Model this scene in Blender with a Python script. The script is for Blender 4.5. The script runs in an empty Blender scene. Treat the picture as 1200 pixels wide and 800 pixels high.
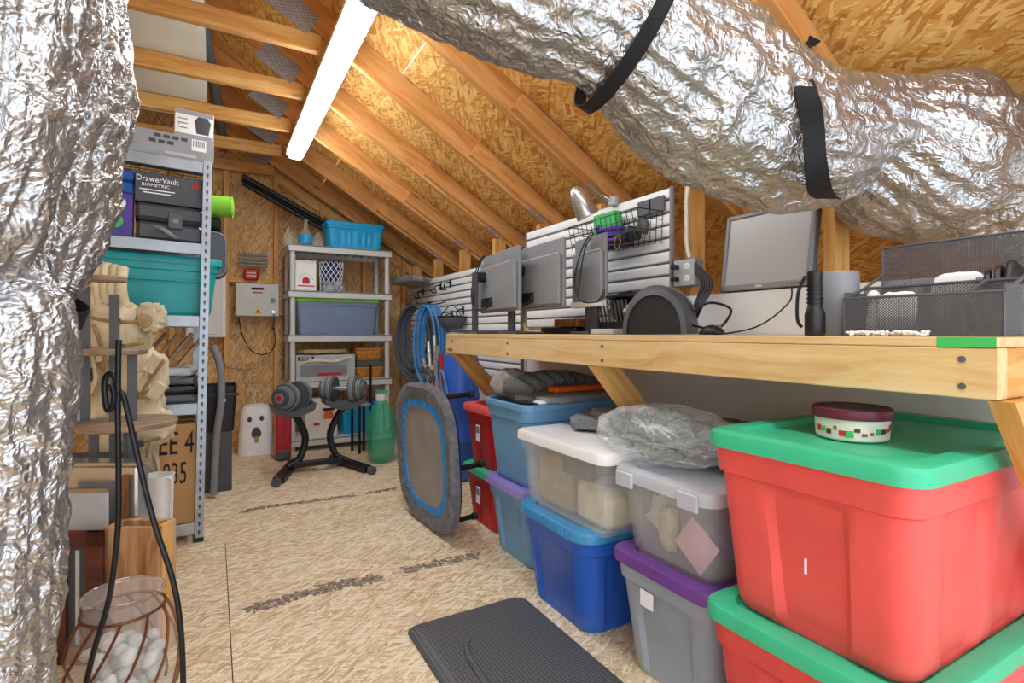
import bpy, math, random
from mathutils import Vector, Matrix, Euler, noise
R = math.radians
random.seed(7)
scene = bpy.context.scene
COL = scene.collection

# ---------------------------------------------------------------- camera, world, exposure
FPX, VPX, HY, EYE = 620.0, 250.0, 389.5, 1.02      # focal length (px), vanishing point of the long axis, horizon, eye height
YAW = math.atan((600 - VPX) / FPX)
SN, CS = math.sin(YAW), math.cos(YAW)
cam_d = bpy.data.cameras.new('camera')
cam_d.sensor_width = 36.0
cam_d.lens = FPX / 1200 * 36.0
cam_d.shift_y = -(400 - HY) / 1200
cam_d.clip_start = 0.02
cam = bpy.data.objects.new('camera', cam_d)
COL.objects.link(cam)
cam.location = (0, 0, EYE)
cam.rotation_euler = (R(90), 0, -YAW)
scene.camera = cam

world = bpy.data.worlds.new('world')
scene.world = world
world.use_nodes = True
world.node_tree.nodes['Background'].inputs[0].default_value = (0.86, 0.95, 1.06, 1)
world.node_tree.nodes['Background'].inputs[1].default_value = 1.45
vs = scene.view_settings
vs.view_transform = 'Standard'
vs.look = 'None'
vs.exposure = 0.72
vs.gamma = 1.0
vs.use_curve_mapping = False
TUBE = 16.0          # fluorescent lens emission

# pixel -> place (a pixel is only a direction; the depth always comes from a plane of the room or a thing)
def ray(px, py):
    u = (px - 600) / FPX; v = (HY - py) / FPX
    return Vector((SN + u * CS, CS - u * SN, v))
EY = Vector((0, 0, EYE))
def atX(px, py, X): d = ray(px, py); return EY + d * (X / d.x)
def atY(px, py, Y): d = ray(px, py); return EY + d * (Y / d.y)
def atZ(px, py, Z=0.0): d = ray(px, py); return EY + d * ((Z - EYE) / d.z)
def atD(px, py, t): return EY + ray(px, py) * t

# ---------------------------------------------------------------- materials
MATS = {}
def nmat(name):
    m = bpy.data.materials.new(name); m.use_nodes = True
    MATS[name] = m
    nt = m.node_tree
    return m, nt, nt.nodes['Principled BSDF'], nt.nodes, nt.links
def srgb(h):
    if isinstance(h, str):
        h = h.lstrip('#'); c = [int(h[i:i + 2], 16) / 255 for i in (0, 2, 4)]
    else: c = h
    return tuple((x / 12.92 if x <= 0.04045 else ((x + 0.055) / 1.055) ** 2.4) for x in c) + (1,)
def mix(N, L, a, b, f, blend='MIX'):
    n = N.new('ShaderNodeMix'); n.data_type = 'RGBA'; n.blend_type = blend
    for s, val in ((0, f), (6, a), (7, b)):
        if hasattr(val, 'is_output'): L.new(val, n.inputs[s])
        else: n.inputs[s].default_value = val
    return n.outputs[2]
def math_(N, L, op, a, b=None):
    n = N.new('ShaderNodeMath'); n.operation = op
    for s, val in ((0, a), (1, b)):
        if val is None: continue
        if hasattr(val, 'is_output'): L.new(val, n.inputs[s])
        else: n.inputs[s].default_value = val
    return n.outputs[0]
def ramp(N, L, fac, stops):
    n = N.new('ShaderNodeValToRGB'); e = n.color_ramp.elements
    while len(e) > len(stops): e.remove(e[-1])
    while len(e) < len(stops): e.new(0.5)
    for el, (p, c) in zip(e, stops): el.position = p; el.color = c
    L.new(fac, n.inputs[0]); return n.outputs[0]
def coords(N, L, scale=(1, 1, 1), rot=(0, 0, 0), jitter=True, src='Object'):
    t = N.new('ShaderNodeTexCoord'); out = t.outputs[src]
    if jitter:
        oi = N.new('ShaderNodeObjectInfo')
        a = N.new('ShaderNodeVectorMath'); a.operation = 'MULTIPLY_ADD'
        L.new(oi.outputs['Random'], a.inputs[0]); a.inputs[1].default_value = (37.0, 21.0, 53.0); L.new(out, a.inputs[2])
        out = a.outputs[0]
    m = N.new('ShaderNodeMapping'); m.inputs['Scale'].default_value = scale; m.inputs['Rotation'].default_value = rot
    L.new(out, m.inputs[0]); return m.outputs[0]
def ntex(N, L, vec, scale, detail=3, rough=0.5, dist=0.0):
    n = N.new('ShaderNodeTexNoise'); L.new(vec, n.inputs['Vector'])
    n.inputs['Scale'].default_value = scale; n.inputs['Detail'].default_value = detail
    n.inputs['Roughness'].default_value = rough; n.inputs['Distortion'].default_value = dist
    return n.outputs[0]
def bump(N, L, h, B, strength=0.3, dist=0.01):
    b = N.new('ShaderNodeBump'); b.inputs['Strength'].default_value = strength; b.inputs['Distance'].default_value = dist
    L.new(h, b.inputs['Height']); L.new(b.outputs[0], B.inputs['Normal'])

def plain(name, col, rough=0.5, metal=0.0, var=0.06, scale=9, spec=0.5, bmp=0.0, bscale=60):
    m, nt, B, N, L = nmat(name)
    c = srgb(col)
    v = coords(N, L)
    n = ntex(N, L, v, scale, 4)
    d = tuple(x * (1 - var * 2.2) for x in c[:3]) + (1,)
    l = tuple(min(1, x * (1 + var)) for x in c[:3]) + (1,)
    L.new(ramp(N, L, n, [(0.3, d), (0.7, l)]), B.inputs['Base Color'])
    B.inputs['Roughness'].default_value = rough; B.inputs['Metallic'].default_value = metal
    B.inputs['Specular IOR Level'].default_value = spec
    if bmp: bump(N, L, ntex(N, L, v, bscale, 3), B, bmp, 0.004)
    return m

def wood(name, light, mid, dark, knots=True, rough=0.6, gs=1.0):
    m, nt, B, N, L = nmat(name)
    v = coords(N, L, (1.1 * gs, 15 * gs, 15 * gs))
    warp = ntex(N, L, coords(N, L, (1.5, 5, 5)), 1.0, 2)
    a = N.new('ShaderNodeVectorMath'); a.operation = 'MULTIPLY_ADD'
    L.new(warp, a.inputs[0]); a.inputs[1].default_value = (0.3, 2.2, 2.2); L.new(v, a.inputs[2])
    g = ntex(N, L, a.outputs[0], 1.6, 5, 0.62)
    fine = ntex(N, L, coords(N, L, (3, 90, 90)), 1.4, 2)
    base = ramp(N, L, g, [(0.26, srgb(dark)), (0.45, srgb(mid)), (0.62, srgb(light)), (0.8, srgb(mid))])
    base = mix(N, L, base, srgb(dark), math_(N, L, 'MULTIPLY', math_(N, L, 'SUBTRACT', 1.0, fine), 0.42))
    if knots:
        vo = N.new('ShaderNodeTexVoronoi'); vo.inputs['Scale'].default_value = 1.0
        L.new(coords(N, L, (2.2, 8, 8)), vo.inputs['Vector'])
        k = ramp(N, L, vo.outputs['Distance'], [(0.05, (1, 1, 1, 1)), (0.11, (0, 0, 0, 1))])
        base = mix(N, L, base, srgb('#5a2f14'), math_(N, L, 'MULTIPLY', k, 0.75))
    oi = N.new('ShaderNodeObjectInfo')
    tone = ramp(N, L, oi.outputs['Random'], [(0.0, (0.84, 0.80, 0.76, 1)), (1.0, (1.08, 1.08, 1.06, 1))])
    base = mix(N, L, base, tone, 1.0, 'MULTIPLY')
    L.new(base, B.inputs['Base Color']); B.inputs['Roughness'].default_value = rough
    bump(N, L, fine, B, 0.15, 0.002)
    return m

def osb(name, stops, s=1.0, rough=0.75, dirs=(0.0, 0.5, -0.6)):
    m, nt, B, N, L = nmat(name)
    warp = coords(N, L, (1, 1, 1))
    wn = N.new('ShaderNodeTexNoise'); L.new(warp, wn.inputs['Vector']); wn.inputs['Scale'].default_value = 7; wn.inputs['Detail'].default_value = 2
    outs = []
    for i, th in enumerate(dirs):
        a = N.new('ShaderNodeVectorMath'); a.operation = 'MULTIPLY_ADD'
        L.new(wn.outputs['Color'], a.inputs[0]); a.inputs[1].default_value = (0.05, 0.05, 0.05); L.new(warp, a.inputs[2])
        mp = N.new('ShaderNodeMapping'); mp.inputs['Rotation'].default_value = (0, 0, th)
        L.new(a.outputs[0], mp.inputs[0])
        m2 = N.new('ShaderNodeMapping'); m2.inputs['Scale'].default_value = (9 * s, 52 * s, 30 * s); m2.inputs['Location'].default_value = (i * 3.1, i * 5.7, 0)
        L.new(mp.outputs[0], m2.inputs[0])
        vo = N.new('ShaderNodeTexVoronoi'); vo.inputs['Scale'].default_value = 1.0; L.new(m2.outputs[0], vo.inputs['Vector'])
        sp = N.new('ShaderNodeSeparateColor'); L.new(vo.outputs['Color'], sp.inputs[0])
        outs.append((sp.outputs[0], sp.outputs[1], vo.outputs['Distance']))
    val = outs[0][0]; hgt = outs[0][1]
    for (o, p, d) in outs[1:]:
        sel = math_(N, L, 'GREATER_THAN', p, 0.52)
        val = mix(N, L, val, o, sel); hgt = mix(N, L, hgt, p, sel)
    fine = ntex(N, L, coords(N, L, (20, 130, 60)), 1.0, 3)
    big = ntex(N, L, coords(N, L, (1.2, 1.8, 1)), 1.0, 3)
    f = math_(N, L, 'ADD', math_(N, L, 'MULTIPLY', val, 0.62), math_(N, L, 'MULTIPLY', fine, 0.25))
    f = math_(N, L, 'ADD', f, math_(N, L, 'MULTIPLY', big, 0.36))
    base = ramp(N, L, f, [(p, srgb(c)) for p, c in stops])
    L.new(base, B.inputs['Base Color']); B.inputs['Roughness'].default_value = rough
    bump(N, L, hgt, B, 0.25, 0.003)
    return m

def foil(name, base=0.86, rough=0.26):
    m, nt, B, N, L = nmat(name)
    v = coords(N, L)
    w = N.new('ShaderNodeTexNoise'); L.new(v, w.inputs['Vector']); w.inputs['Scale'].default_value = 12; w.inputs['Detail'].default_value = 3
    a = N.new('ShaderNodeVectorMath'); a.operation = 'MULTIPLY_ADD'
    L.new(w.outputs['Color'], a.inputs[0]); a.inputs[1].default_value = (0.12, 0.12, 0.12); L.new(v, a.inputs[2])
    vo = N.new('ShaderNodeTexVoronoi'); vo.inputs['Scale'].default_value = 26; L.new(a.outputs[0], vo.inputs['Vector'])
    vo2 = N.new('ShaderNodeTexVoronoi'); vo2.inputs['Scale'].default_value = 80; L.new(a.outputs[0], vo2.inputs['Vector'])
    h = math_(N, L, 'ADD', vo.outputs['Distance'], math_(N, L, 'MULTIPLY', vo2.outputs['Distance'], 0.4))
    n = ntex(N, L, v, 5, 4)
    L.new(ramp(N, L, n, [(0.3, (base * .86, base * .87, base * .88, 1)), (0.7, (base, base, base, 1))]), B.inputs['Base Color'])
    B.inputs['Metallic'].default_value = 0.9
    L.new(ramp(N, L, n, [(0.3, (rough + .1,) * 3 + (1,)), (0.7, (rough,) * 3 + (1,))]), B.inputs['Roughness'])
    bump(N, L, h, B, 0.75, 0.012)
    return m

def see(name, col, alpha=0.35, rough=0.15, trans_only=False):
    """thin clear plastic: part of the light goes straight through, the rest is tinted and glossy"""
    m, nt, B, N, L = nmat(name)
    B.inputs['Base Color'].default_value = srgb(col); B.inputs['Roughness'].default_value = rough
    B.inputs['Alpha'].default_value = alpha
    return m
def glass(name, col, rough=0.02, ior=1.35):
    m, nt, B, N, L = nmat(name)
    B.inputs['Base Color'].default_value = srgb(col); B.inputs['Roughness'].default_value = rough
    B.inputs['Transmission Weight'].default_value = 1.0; B.inputs['IOR'].default_value = ior
    return m
def emit(name, col, s):
    m, nt, B, N, L = nmat(name)
    B.inputs['Base Color'].default_value = srgb(col)
    B.inputs['Emission Color'].default_value = srgb(col); B.inputs['Emission Strength'].default_value = s
    return m
def meshmat(name, col, scale=260, alpha_open=0.0):
    """fine expanded-metal mesh: the openings are far below a pixel's width"""
    m, nt, B, N, L = nmat(name)
    v = coords(N, L, jitter=False)
    ck = N.new('ShaderNodeTexChecker'); ck.inputs['Scale'].default_value = scale
    L.new(v, ck.inputs['Vector'])
    B.inputs['Base Color'].default_value = srgb(col); B.inputs['Roughness'].default_value = 0.45; B.inputs['Metallic'].default_value = 0.4
    L.new(math_(N, L, 'MAXIMUM', ck.outputs['Fac'], 0.05), B.inputs['Alpha'])
    return m
def knit(name, col, sx=90, bmp=0.8):
    m, nt, B, N, L = nmat(name)
    v = coords(N, L)
    w = N.new('ShaderNodeTexWave'); w.inputs['Scale'].default_value = sx; w.inputs['Distortion'].default_value = 2.0; L.new(v, w.inputs['Vector'])
    c = srgb(col)
    L.new(ramp(N, L, w.outputs['Fac'], [(0.2, tuple(x * .7 for x in c[:3]) + (1,)), (0.8, c)]), B.inputs['Base Color'])
    B.inputs['Roughness'].default_value = 0.95
    bump(N, L, w.outputs['Fac'], B, bmp, 0.004)
    return m

wood('pine', '#edc27c', '#dca457', '#b9742f')
wood('pine_pale', '#f3dcac', '#e8c88e', '#cfa366')
wood('rafter_wood', '#ecb878', '#dc9d56', '#b06c30')
wood('brown_board', '#a9713f', '#8c5a30', '#5e3819')
wood('dark_red_wood', '#7a3a26', '#5f2a1c', '#3a1710', knots=False)
wood('weathered_wood', '#b39a80', '#937a63', '#6a5443', knots=False)
wood('striped_wood', '#d9b98f', '#b98a5c', '#85502f', knots=False, gs=1.3)
osb('osb_floor', [(0.20, '#a88762'), (0.42, '#cdb18a'), (0.60, '#dcc5a0'), (0.85, '#efe0c4')], 2.3)
osb('osb_roof', [(0.20, '#a56a26'), (0.42, '#cb8d3c'), (0.60, '#dba350'), (0.85, '#efc67c')], 1.5)
osb('osb_wall', [(0.20, '#a97744'), (0.42, '#c99a60'), (0.60, '#d8ae76'), (0.85, '#e8c794')], 1.7)
foil('foil', 0.56, 0.28)
plain('plate_metal', '#9c9ca0', 0.42, 0.75, 0.12, 60)
plain('white_lens_housing', '#f4f4f4', 0.5)
emit('tube_lens', '#f0f8ff', TUBE)
plain('white_panel', '#e9e9e7', 0.55, 0, 0.03, 3)
plain('drywall', '#e8e2d2', 0.8, 0, 0.05, 3)
plain('slat_white', '#f1f1f1', 0.4, 0, 0.03)
plain('groove_grey', '#8b8d90', 0.4, 0.4)
plain('grey_pvc', '#5d6166', 0.5)
plain('black_plastic', '#17181a', 0.42, 0, 0.1)
plain('black_metal', '#1d1e21', 0.38, 0.3, 0.1)
plain('black_webbing', '#131315', 0.9, 0, 0.2, 80, bmp=0.5, bscale=300)
plain('dark_grey', '#54565a', 0.5)
plain('mid_grey', '#85878a', 0.5)
plain('monitor_grey', '#86888b', 0.5, 0, 0.05)
plain('light_grey', '#b9bcbf', 0.5)
plain('steel', '#a9b0b6', 0.38, 0.6, 0.08)
plain('silver', '#d5d7d9', 0.25, 0.85, 0.06)
plain('shelf_grey', '#d3d4d2', 0.55, 0, 0.03)
plain('screen', '#b3b3b1', 0.28, 0, 0.03, 3)
plain('red_plastic', '#ec5a54', 0.38, 0, 0.04, spec=0.4)
plain('deep_red', '#c61f2b', 0.4, 0, 0.05)
plain('green_lid', '#3cbd8c', 0.36, 0, 0.04)
plain('blue_plastic', '#2c5fc0', 0.38, 0, 0.04)
plain('slate_blue', '#6b9cc4', 0.42, 0, 0.05)
plain('teal_blue_lid', '#3f93c4', 0.38)
plain('purple_lid', '#6d3d8e', 0.38)
plain('violet_lid', '#8b80c4', 0.4)
plain('grey_plastic', '#a7b2bd', 0.42, 0, 0.04)
plain('grey_lid', '#bfc4cb', 0.35, 0, 0.04)
plain('bright_blue', '#18a9e0', 0.4)
plain('teal', '#0fa0a4', 0.4, 0, 0.04)
plain('lime', '#8fd43a', 0.55, 0, 0.05)
plain('white_plastic', '#f1f1ef', 0.4, 0, 0.03)
plain('cream', '#e6dfcf', 0.6)
plain('tan_canvas', '#ddceab', 0.9, 0, 0.14, 14, bmp=0.4, bscale=90)
plain('tan_dark', '#b39a6e', 0.9, 0, 0.15, 20, bmp=0.4, bscale=90)
plain('cardboard', '#bf9160', 0.85, 0, 0.07, 5)
plain('print_black', '#161616', 0.8, 0, 0)
plain('print_white', '#f5f5f5', 0.7, 0, 0)
plain('print_red', '#c22a2c', 0.7, 0, 0)
plain('print_yellow', '#e8c51d', 0.6, 0, 0)
plain('print_teal', '#3c9a98', 0.6, 0, 0)
plain('print_green', '#3fb75a', 0.6, 0, 0)
plain('purple_box', '#4f3596', 0.5, 0, 0.1)
plain('box_grey', '#9b9ca0', 0.5, 0, 0.05)
plain('box_dark', '#45484d', 0.4, 0, 0.08)
plain('rubber_mat', '#3b3c3d', 0.62, 0, 0.08, 40)
plain('rubber', '#202124', 0.7)
plain('trampoline_mat', '#938d89', 0.6, 0, 0.1, 5)
plain('trampoline_pad', '#6d6f75', 0.45, 0, 0.2, 30, bmp=0.3, bscale=60)
plain('trampoline_blue', '#2a8fd8', 0.5, 0, 0.1)
plain('hose_blue', '#3f8fce', 0.45)
plain('hose_grey', '#53585f', 0.5)
plain('wicker', '#cf8a3a', 0.7, 0, 0.2, 40, bmp=0.6, bscale=120)
plain('maroon', '#6d1f34', 0.35)
plain('orange', '#e2631e', 0.5)
plain('purple_cord', '#5b3bab', 0.6)
plain('pebble', '#d8d6d0', 0.5, 0, 0.12, 6)
plain('greenery', '#5c7866', 0.8, 0, 0.3, 40)
plain('blue_print_fabric', '#2a3a70', 0.8, 0, 0.5, 30)
plain('copper', '#7a4a30', 0.4, 0.6)
plain('stamp_ink', '#97897a', 0.9, 0, 0.3, 40)
knit('charcoal_knit', '#73726c', 70)
knit('grey_knit', '#8b8d8d', 160, 0.5)
see('clear_tote', '#eceeed', 0.20, 0.2)
see('clear_bag', '#f4f8f8', 0.26, 0.10)
see('smoky_tote', '#8698b8', 0.72, 0.3)
see('green_glass', '#2fae86', 0.55, 0.05); glass('clear_glass', '#f6faf8', ior=1.3)
see('clear_jar', '#f2f6f4', 0.16, 0.04)
see('blue_case', '#2468c4', 0.75, 0.15)
meshmat('mesh_metal', '#6c6e72', 330)
# diamond-textured anti-fatigue mat
def matmat():
    m, nt, B, N, L = nmat('mat_texture')
    v = coords(N, L, (1, 1, 1), (0, 0, R(45)), jitter=False)
    ck = N.new('ShaderNodeTexChecker'); ck.inputs['Scale'].default_value = 120; L.new(v, ck.inputs['Vector'])
    ck.inputs['Color1'].default_value = srgb('#67696b'); ck.inputs['Color2'].default_value = srgb('#434547')
    L.new(ck.outputs['Color'], B.inputs['Base Color']); B.inputs['Roughness'].default_value = 0.55
    bump(N, L, ck.outputs['Fac'], B, 0.6, 0.002)
matmat()
M = MATS

# ---------------------------------------------------------------- mesh building
class MB:
    def __init__(s, m=None): s.v = []; s.f = []; s.m = m or Matrix()
    def add(s, vs, fs):
        o = len(s.v); s.v += [tuple(s.m @ Vector(p)) for p in vs]; s.f += [tuple(i + o for i in f) for f in fs]; return s
    def box(s, c, d, b=0.0, rot=None):
        hx, hy, hz = d[0] / 2, d[1] / 2, d[2] / 2
        T = Matrix.Translation(c)
        if rot: T = T @ Euler([R(a) for a in rot]).to_matrix().to_4x4()
        if b <= 0:
            vs = [(x, y, z) for x in (-hx, hx) for y in (-hy, hy) for z in (-hz, hz)]
            fs = [(0, 1, 3, 2), (4, 6, 7, 5), (0, 4, 5, 1), (2, 3, 7, 6), (0, 2, 6, 4), (1, 5, 7, 3)]
        else:
            b = min(b, hx * .9, hy * .9, hz * .9)
            vs = []; idx = {}
            for sx in (-1, 1):
                for sy in (-1, 1):
                    for sz in (-1, 1):
                        for ax in range(3):
                            p = [sx * (hx - b), sy * (hy - b), sz * (hz - b)]
                            p[ax] = (sx * hx, sy * hy, sz * hz)[ax]
                            idx[(sx, sy, sz, ax)] = len(vs); vs.append(tuple(p))
            fs = []
            g = lambda k, ax: idx[k + (ax,)]
            for ax in range(3):
                o1, o2 = (ax + 1) % 3, (ax + 2) % 3
                for sg in (-1, 1):
                    q = []
                    for a, b2 in ((-1, -1), (1, -1), (1, 1), (-1, 1)):
                        k = [0, 0, 0]; k[ax] = sg; k[o1] = a; k[o2] = b2; q.append(g(tuple(k), ax))
                    fs.append(tuple(q if sg > 0 else q[::-1]))
                for a in (-1, 1):
                    for b2 in (-1, 1):
                        k0 = [0, 0, 0]; k0[o1] = a; k0[o2] = b2; k1 = list(k0); k0[ax] = -1; k1[ax] = 1
                        q = [g(tuple(k0), o1), g(tuple(k1), o1), g(tuple(k1), o2), g(tuple(k0), o2)]
                        fs.append(tuple(q if a * b2 > 0 else q[::-1]))
            for sx in (-1, 1):
                for sy in (-1, 1):
                    for sz in (-1, 1):
                        q = [g((sx, sy, sz), a) for a in range(3)]
                        fs.append(tuple(q if sx * sy * sz > 0 else q[::-1]))
        return s.add([tuple(T @ Vector(p)) for p in vs], fs)
    def bar(s, p0, p1, w, h, b=0.0, up=(0, 0, 1)):
        p0, p1 = Vector(p0), Vector(p1); d = (p1 - p0); ln = d.length; x = d.normalized()
        y = Vector(up).cross(x)
        if y.length < 1e-4: y = Vector((0, 1, 0)).cross(x)
        y.normalize(); z = x.cross(y)
        T = Matrix((x, y, z)).transposed().to_4x4(); T.translation = (p0 + p1) / 2
        old = s.m; s.m = old @ T; s.box((0, 0, 0), (ln, w, h), b); s.m = old; return s
    def loft(s, rings, cap0=True, cap1=True, closed=False):
        n = len(rings[0]); vs = [p for r in rings for p in r]; fs = []
        K = len(rings)
        for i in range(K if closed else K - 1):
            a, b = i * n, ((i + 1) % K) * n
            for j in range(n): fs.append((a + j, a + (j + 1) % n, b + (j + 1) % n, b + j))
        if not closed:
            if cap0: fs.append(tuple(range(n))[::-1])
            if cap1: fs.append(tuple((K - 1) * n + j for j in range(n)))
        return s.add(vs, fs)
    def lathe(s, prof, n=24, c=(0, 0, 0), cap=True):
        rings = [[(c[0] + r * math.cos(2 * math.pi * j / n), c[1] + r * math.sin(2 * math.pi * j / n), c[2] + z) for j in range(n)] for r, z in prof]
        return s.loft(rings, cap, cap)
    def cyl(s, p0, p1, r, n=14, r2=None, cap=True):
        return s.tube([p0, p1], [r, r if r2 is None else r2], n, cap=cap)
    def tube(s, pts, r, n=10, closed=False, cap=True, sx=1.0):
        pts = [Vector(p) for p in pts]; K = len(pts); rings = []
        rs = r if isinstance(r, (list, tuple)) else [r] * K
        nrm = None
        for i in range(K):
            a = pts[(i - 1) % K] if (closed or i > 0) else pts[i]; b = pts[(i + 1) % K] if (closed or i < K - 1) else pts[i]
            t = (b - a).normalized()
            if nrm is None:
                nrm = t.orthogonal().normalized()
            else:
                nrm = (nrm - t * nrm.dot(t))
                nrm = nrm.normalized() if nrm.length > 1e-6 else t.orthogonal().normalized()
            bn = t.cross(nrm)
            rings.append([tuple(pts[i] + (nrm * math.cos(2 * math.pi * j / n) * sx + bn * math.sin(2 * math.pi * j / n)) * rs[i]) for j in range(n)])
        return s.loft(rings, cap, cap, closed)
    def prism(s, poly, vec):
        v = Vector(vec); n = len(poly)
        return s.loft([[tuple(p) for p in poly], [tuple(Vector(p) + v) for p in poly]])
    def ell(s, c, r, n=20, k=12, amp=0.0, fr=6.0, seed=0.0, e=1.0):
        rings = []
        for i in range(k + 1):
            th = math.pi * (i + 0.02) / (k + 0.04) - math.pi / 2; ring = []
            for j in range(n):
                ph = 2 * math.pi * j / n
                sg = lambda q: math.copysign(abs(q) ** e, q)
                d = Vector((sg(math.cos(th)) * sg(math.cos(ph)), sg(math.cos(th)) * sg(math.sin(ph)), sg(math.sin(th))))
                q = 1.0
                if amp: q += amp * noise.noise(Vector((d.x * fr * r[0] / max(r), d.y * fr * r[1] / max(r), d.z * fr * r[2] / max(r))) + Vector((seed, seed * 1.7, 0))) 
                ring.append((c[0] + d.x * r[0] * q, c[1] + d.y * r[1] * q, c[2] + d.z * r[2] * q))
            rings.append(ring)
        return s.loft(rings)
    def mesh(s, name, mat, sharp=38):
        me = bpy.data.meshes.new(name); me.from_pydata(s.v, [], s.f); me.update()
        if mat: me.materials.append(M[mat] if isinstance(mat, str) else mat)
        if sharp:
            me.polygons.foreach_set('use_smooth', [True] * len(me.polygons)); me.set_sharp_from_angle(angle=R(sharp))
        return me
    def build(s, name, mat, parent=None, loc=None, rot=None, sharp=38):
        return link(name, s.mesh(name, mat, sharp), parent, loc, rot)

def link(name, me, parent=None, loc=None, rot=None):
    o = bpy.data.objects.new(name, me); COL.objects.link(o)
    if parent: o.parent = parent
    if loc is not None: o.location = loc
    if rot is not None: o.rotation_euler = rot
    return o
def thing(name, label, cat, loc=(0, 0, 0), rz=0, group=None, rot=None):
    o = bpy.data.objects.new(name, None); COL.objects.link(o); o.empty_display_size = 0.05
    o.location = loc; o.rotation_euler = rot if rot else (0, 0, R(rz)); tag(o, label, cat, group); return o
def tag(o, label, cat, group=None):
    o['label'] = label; o['category'] = cat
    if group: o['group'] = group
    return o
def struct(name):
    o = bpy.data.objects.new(name, None); COL.objects.link(o); o['kind'] = 'structure'; return o
def rr(w, d, r, n=4, k=0):
    """rounded rectangle outline, counter-clockwise; k extra points along each straight side"""
    r = min(r, w * .49, d * .49); pts = []
    cs = [(w / 2 - r, -d / 2 + r, -90), (w / 2 - r, d / 2 - r, 0), (-w / 2 + r, d / 2 - r, 90), (-w / 2 + r, -d / 2 + r, 180)]
    for q, (cx, cy, a0) in enumerate(cs):
        arc = [(cx + r * math.cos(R(a0 + 90 * i / n)), cy + r * math.sin(R(a0 + 90 * i / n))) for i in range(n + 1)]
        pts += arc
        if k:
            nx = cs[(q + 1) % 4]; s0 = arc[-1]; e0 = (nx[0] + r * math.cos(R(nx[2])), nx[1] + r * math.sin(R(nx[2])))
            pts += [(s0[0] + (e0[0] - s0[0]) * i / (k + 1), s0[1] + (e0[1] - s0[1]) * i / (k + 1)) for i in range(1, k + 1)]
    return pts
def spline(pts, m=8):
    pts = [Vector(p) for p in pts]; out = []
    for i in range(len(pts) - 1):
        p0 = pts[max(i - 1, 0)]; p1 = pts[i]; p2 = pts[i + 1]; p3 = pts[min(i + 2, len(pts) - 1)]
        for j in range(m):
            t = j / m
            out.append(0.5 * ((2 * p1) + (p2 - p0) * t + (2 * p0 - 5 * p1 + 4 * p2 - p3) * t * t + (3 * p1 - p0 - 3 * p2 + p3) * t ** 3))
    out.append(pts[-1]); return out
def text(body, size, mat, parent, loc, rot, name='lettering', width=None, sx=1.0):
    cu = bpy.data.curves.new('t', 'FONT'); cu.body = body; cu.size = size; cu.align_x = 'CENTER'; cu.align_y = 'CENTER'; cu.extrude = 0.0006
    cu.resolution_u = 2
    t = bpy.data.objects.new('t', cu); COL.objects.link(t)
    dg = bpy.context.evaluated_depsgraph_get(); me = bpy.data.meshes.new_from_object(t.evaluated_get(dg))
    bpy.data.objects.remove(t); bpy.data.curves.remove(cu)
    me.materials.clear(); me.materials.append(M[mat])
    o = link(name, me, parent, loc, [R(a) for a in rot]); o.scale = (sx, 1, 1); return o

# plate pattern: rows of punched slots
def platemat():
    m, nt, B, N, L = nmat('truss_plate')
    v = coords(N, L, jitter=False)
    br = N.new('ShaderNodeTexBrick'); L.new(v, br.inputs['Vector'])
    br.inputs['Scale'].default_value = 1.0; br.inputs['Brick Width'].default_value = 0.022; br.inputs['Row Height'].default_value = 0.010
    br.inputs['Mortar Size'].default_value = 0.0022
    br.inputs['Color1'].default_value = srgb('#b5b4b6'); br.inputs['Color2'].default_value = srgb('#a3a1a4'); br.inputs['Mortar'].default_value = srgb('#756d66')
    L.new(br.outputs['Color'], B.inputs['Base Color']); B.inputs['Roughness'].default_value = 0.5; B.inputs['Metallic'].default_value = 0.0
platemat()

# ================================================================ THE SETTING
KNEE, GABLE, BACK, LEFTW = 1.80, 5.42, -0.75, -1.95
SLOPE = 0.61; ANG = math.atan(SLOPE); CA, SA = math.cos(ANG), math.sin(ANG)
RIDGE = -1.0
def zu(X): return 2.5416 - SLOPE * (X - 0.48)       # underside of the right-hand rafters
T0, SP = 1.025, 0.61
TR = [T0 + SP * n for n in range(-2, 8)]
RD = 0.14

# floor: staggered OSB sheets, long way across the room
floor = struct('floor')
x0, x1 = LEFTW, 3.4
row = 0; y = BACK
while y < GABLE - 0.01:
    y2 = min(y + 1.22, GABLE)
    xs = [x0]; x = x0 + (0.9 if row % 2 else 2.0)
    while x < x1: xs.append(x); x += 2.44
    xs.append(x1)
    for a, b in zip(xs, xs[1:]):
        MB().box((0, 0, 0), (b - a - 0.003, y2 - y - 0.003, 0.02)).build('osb_panel', 'osb_floor', floor, ((a + b) / 2, (y + y2) / 2, -0.010))
    y = y2; row += 1
MB().box(((x0 + x1) / 2, (BACK + GABLE) / 2, -0.045), (x1 - x0, GABLE - BACK, 0.04)).build('subfloor', 'brown_board', floor)
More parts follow.
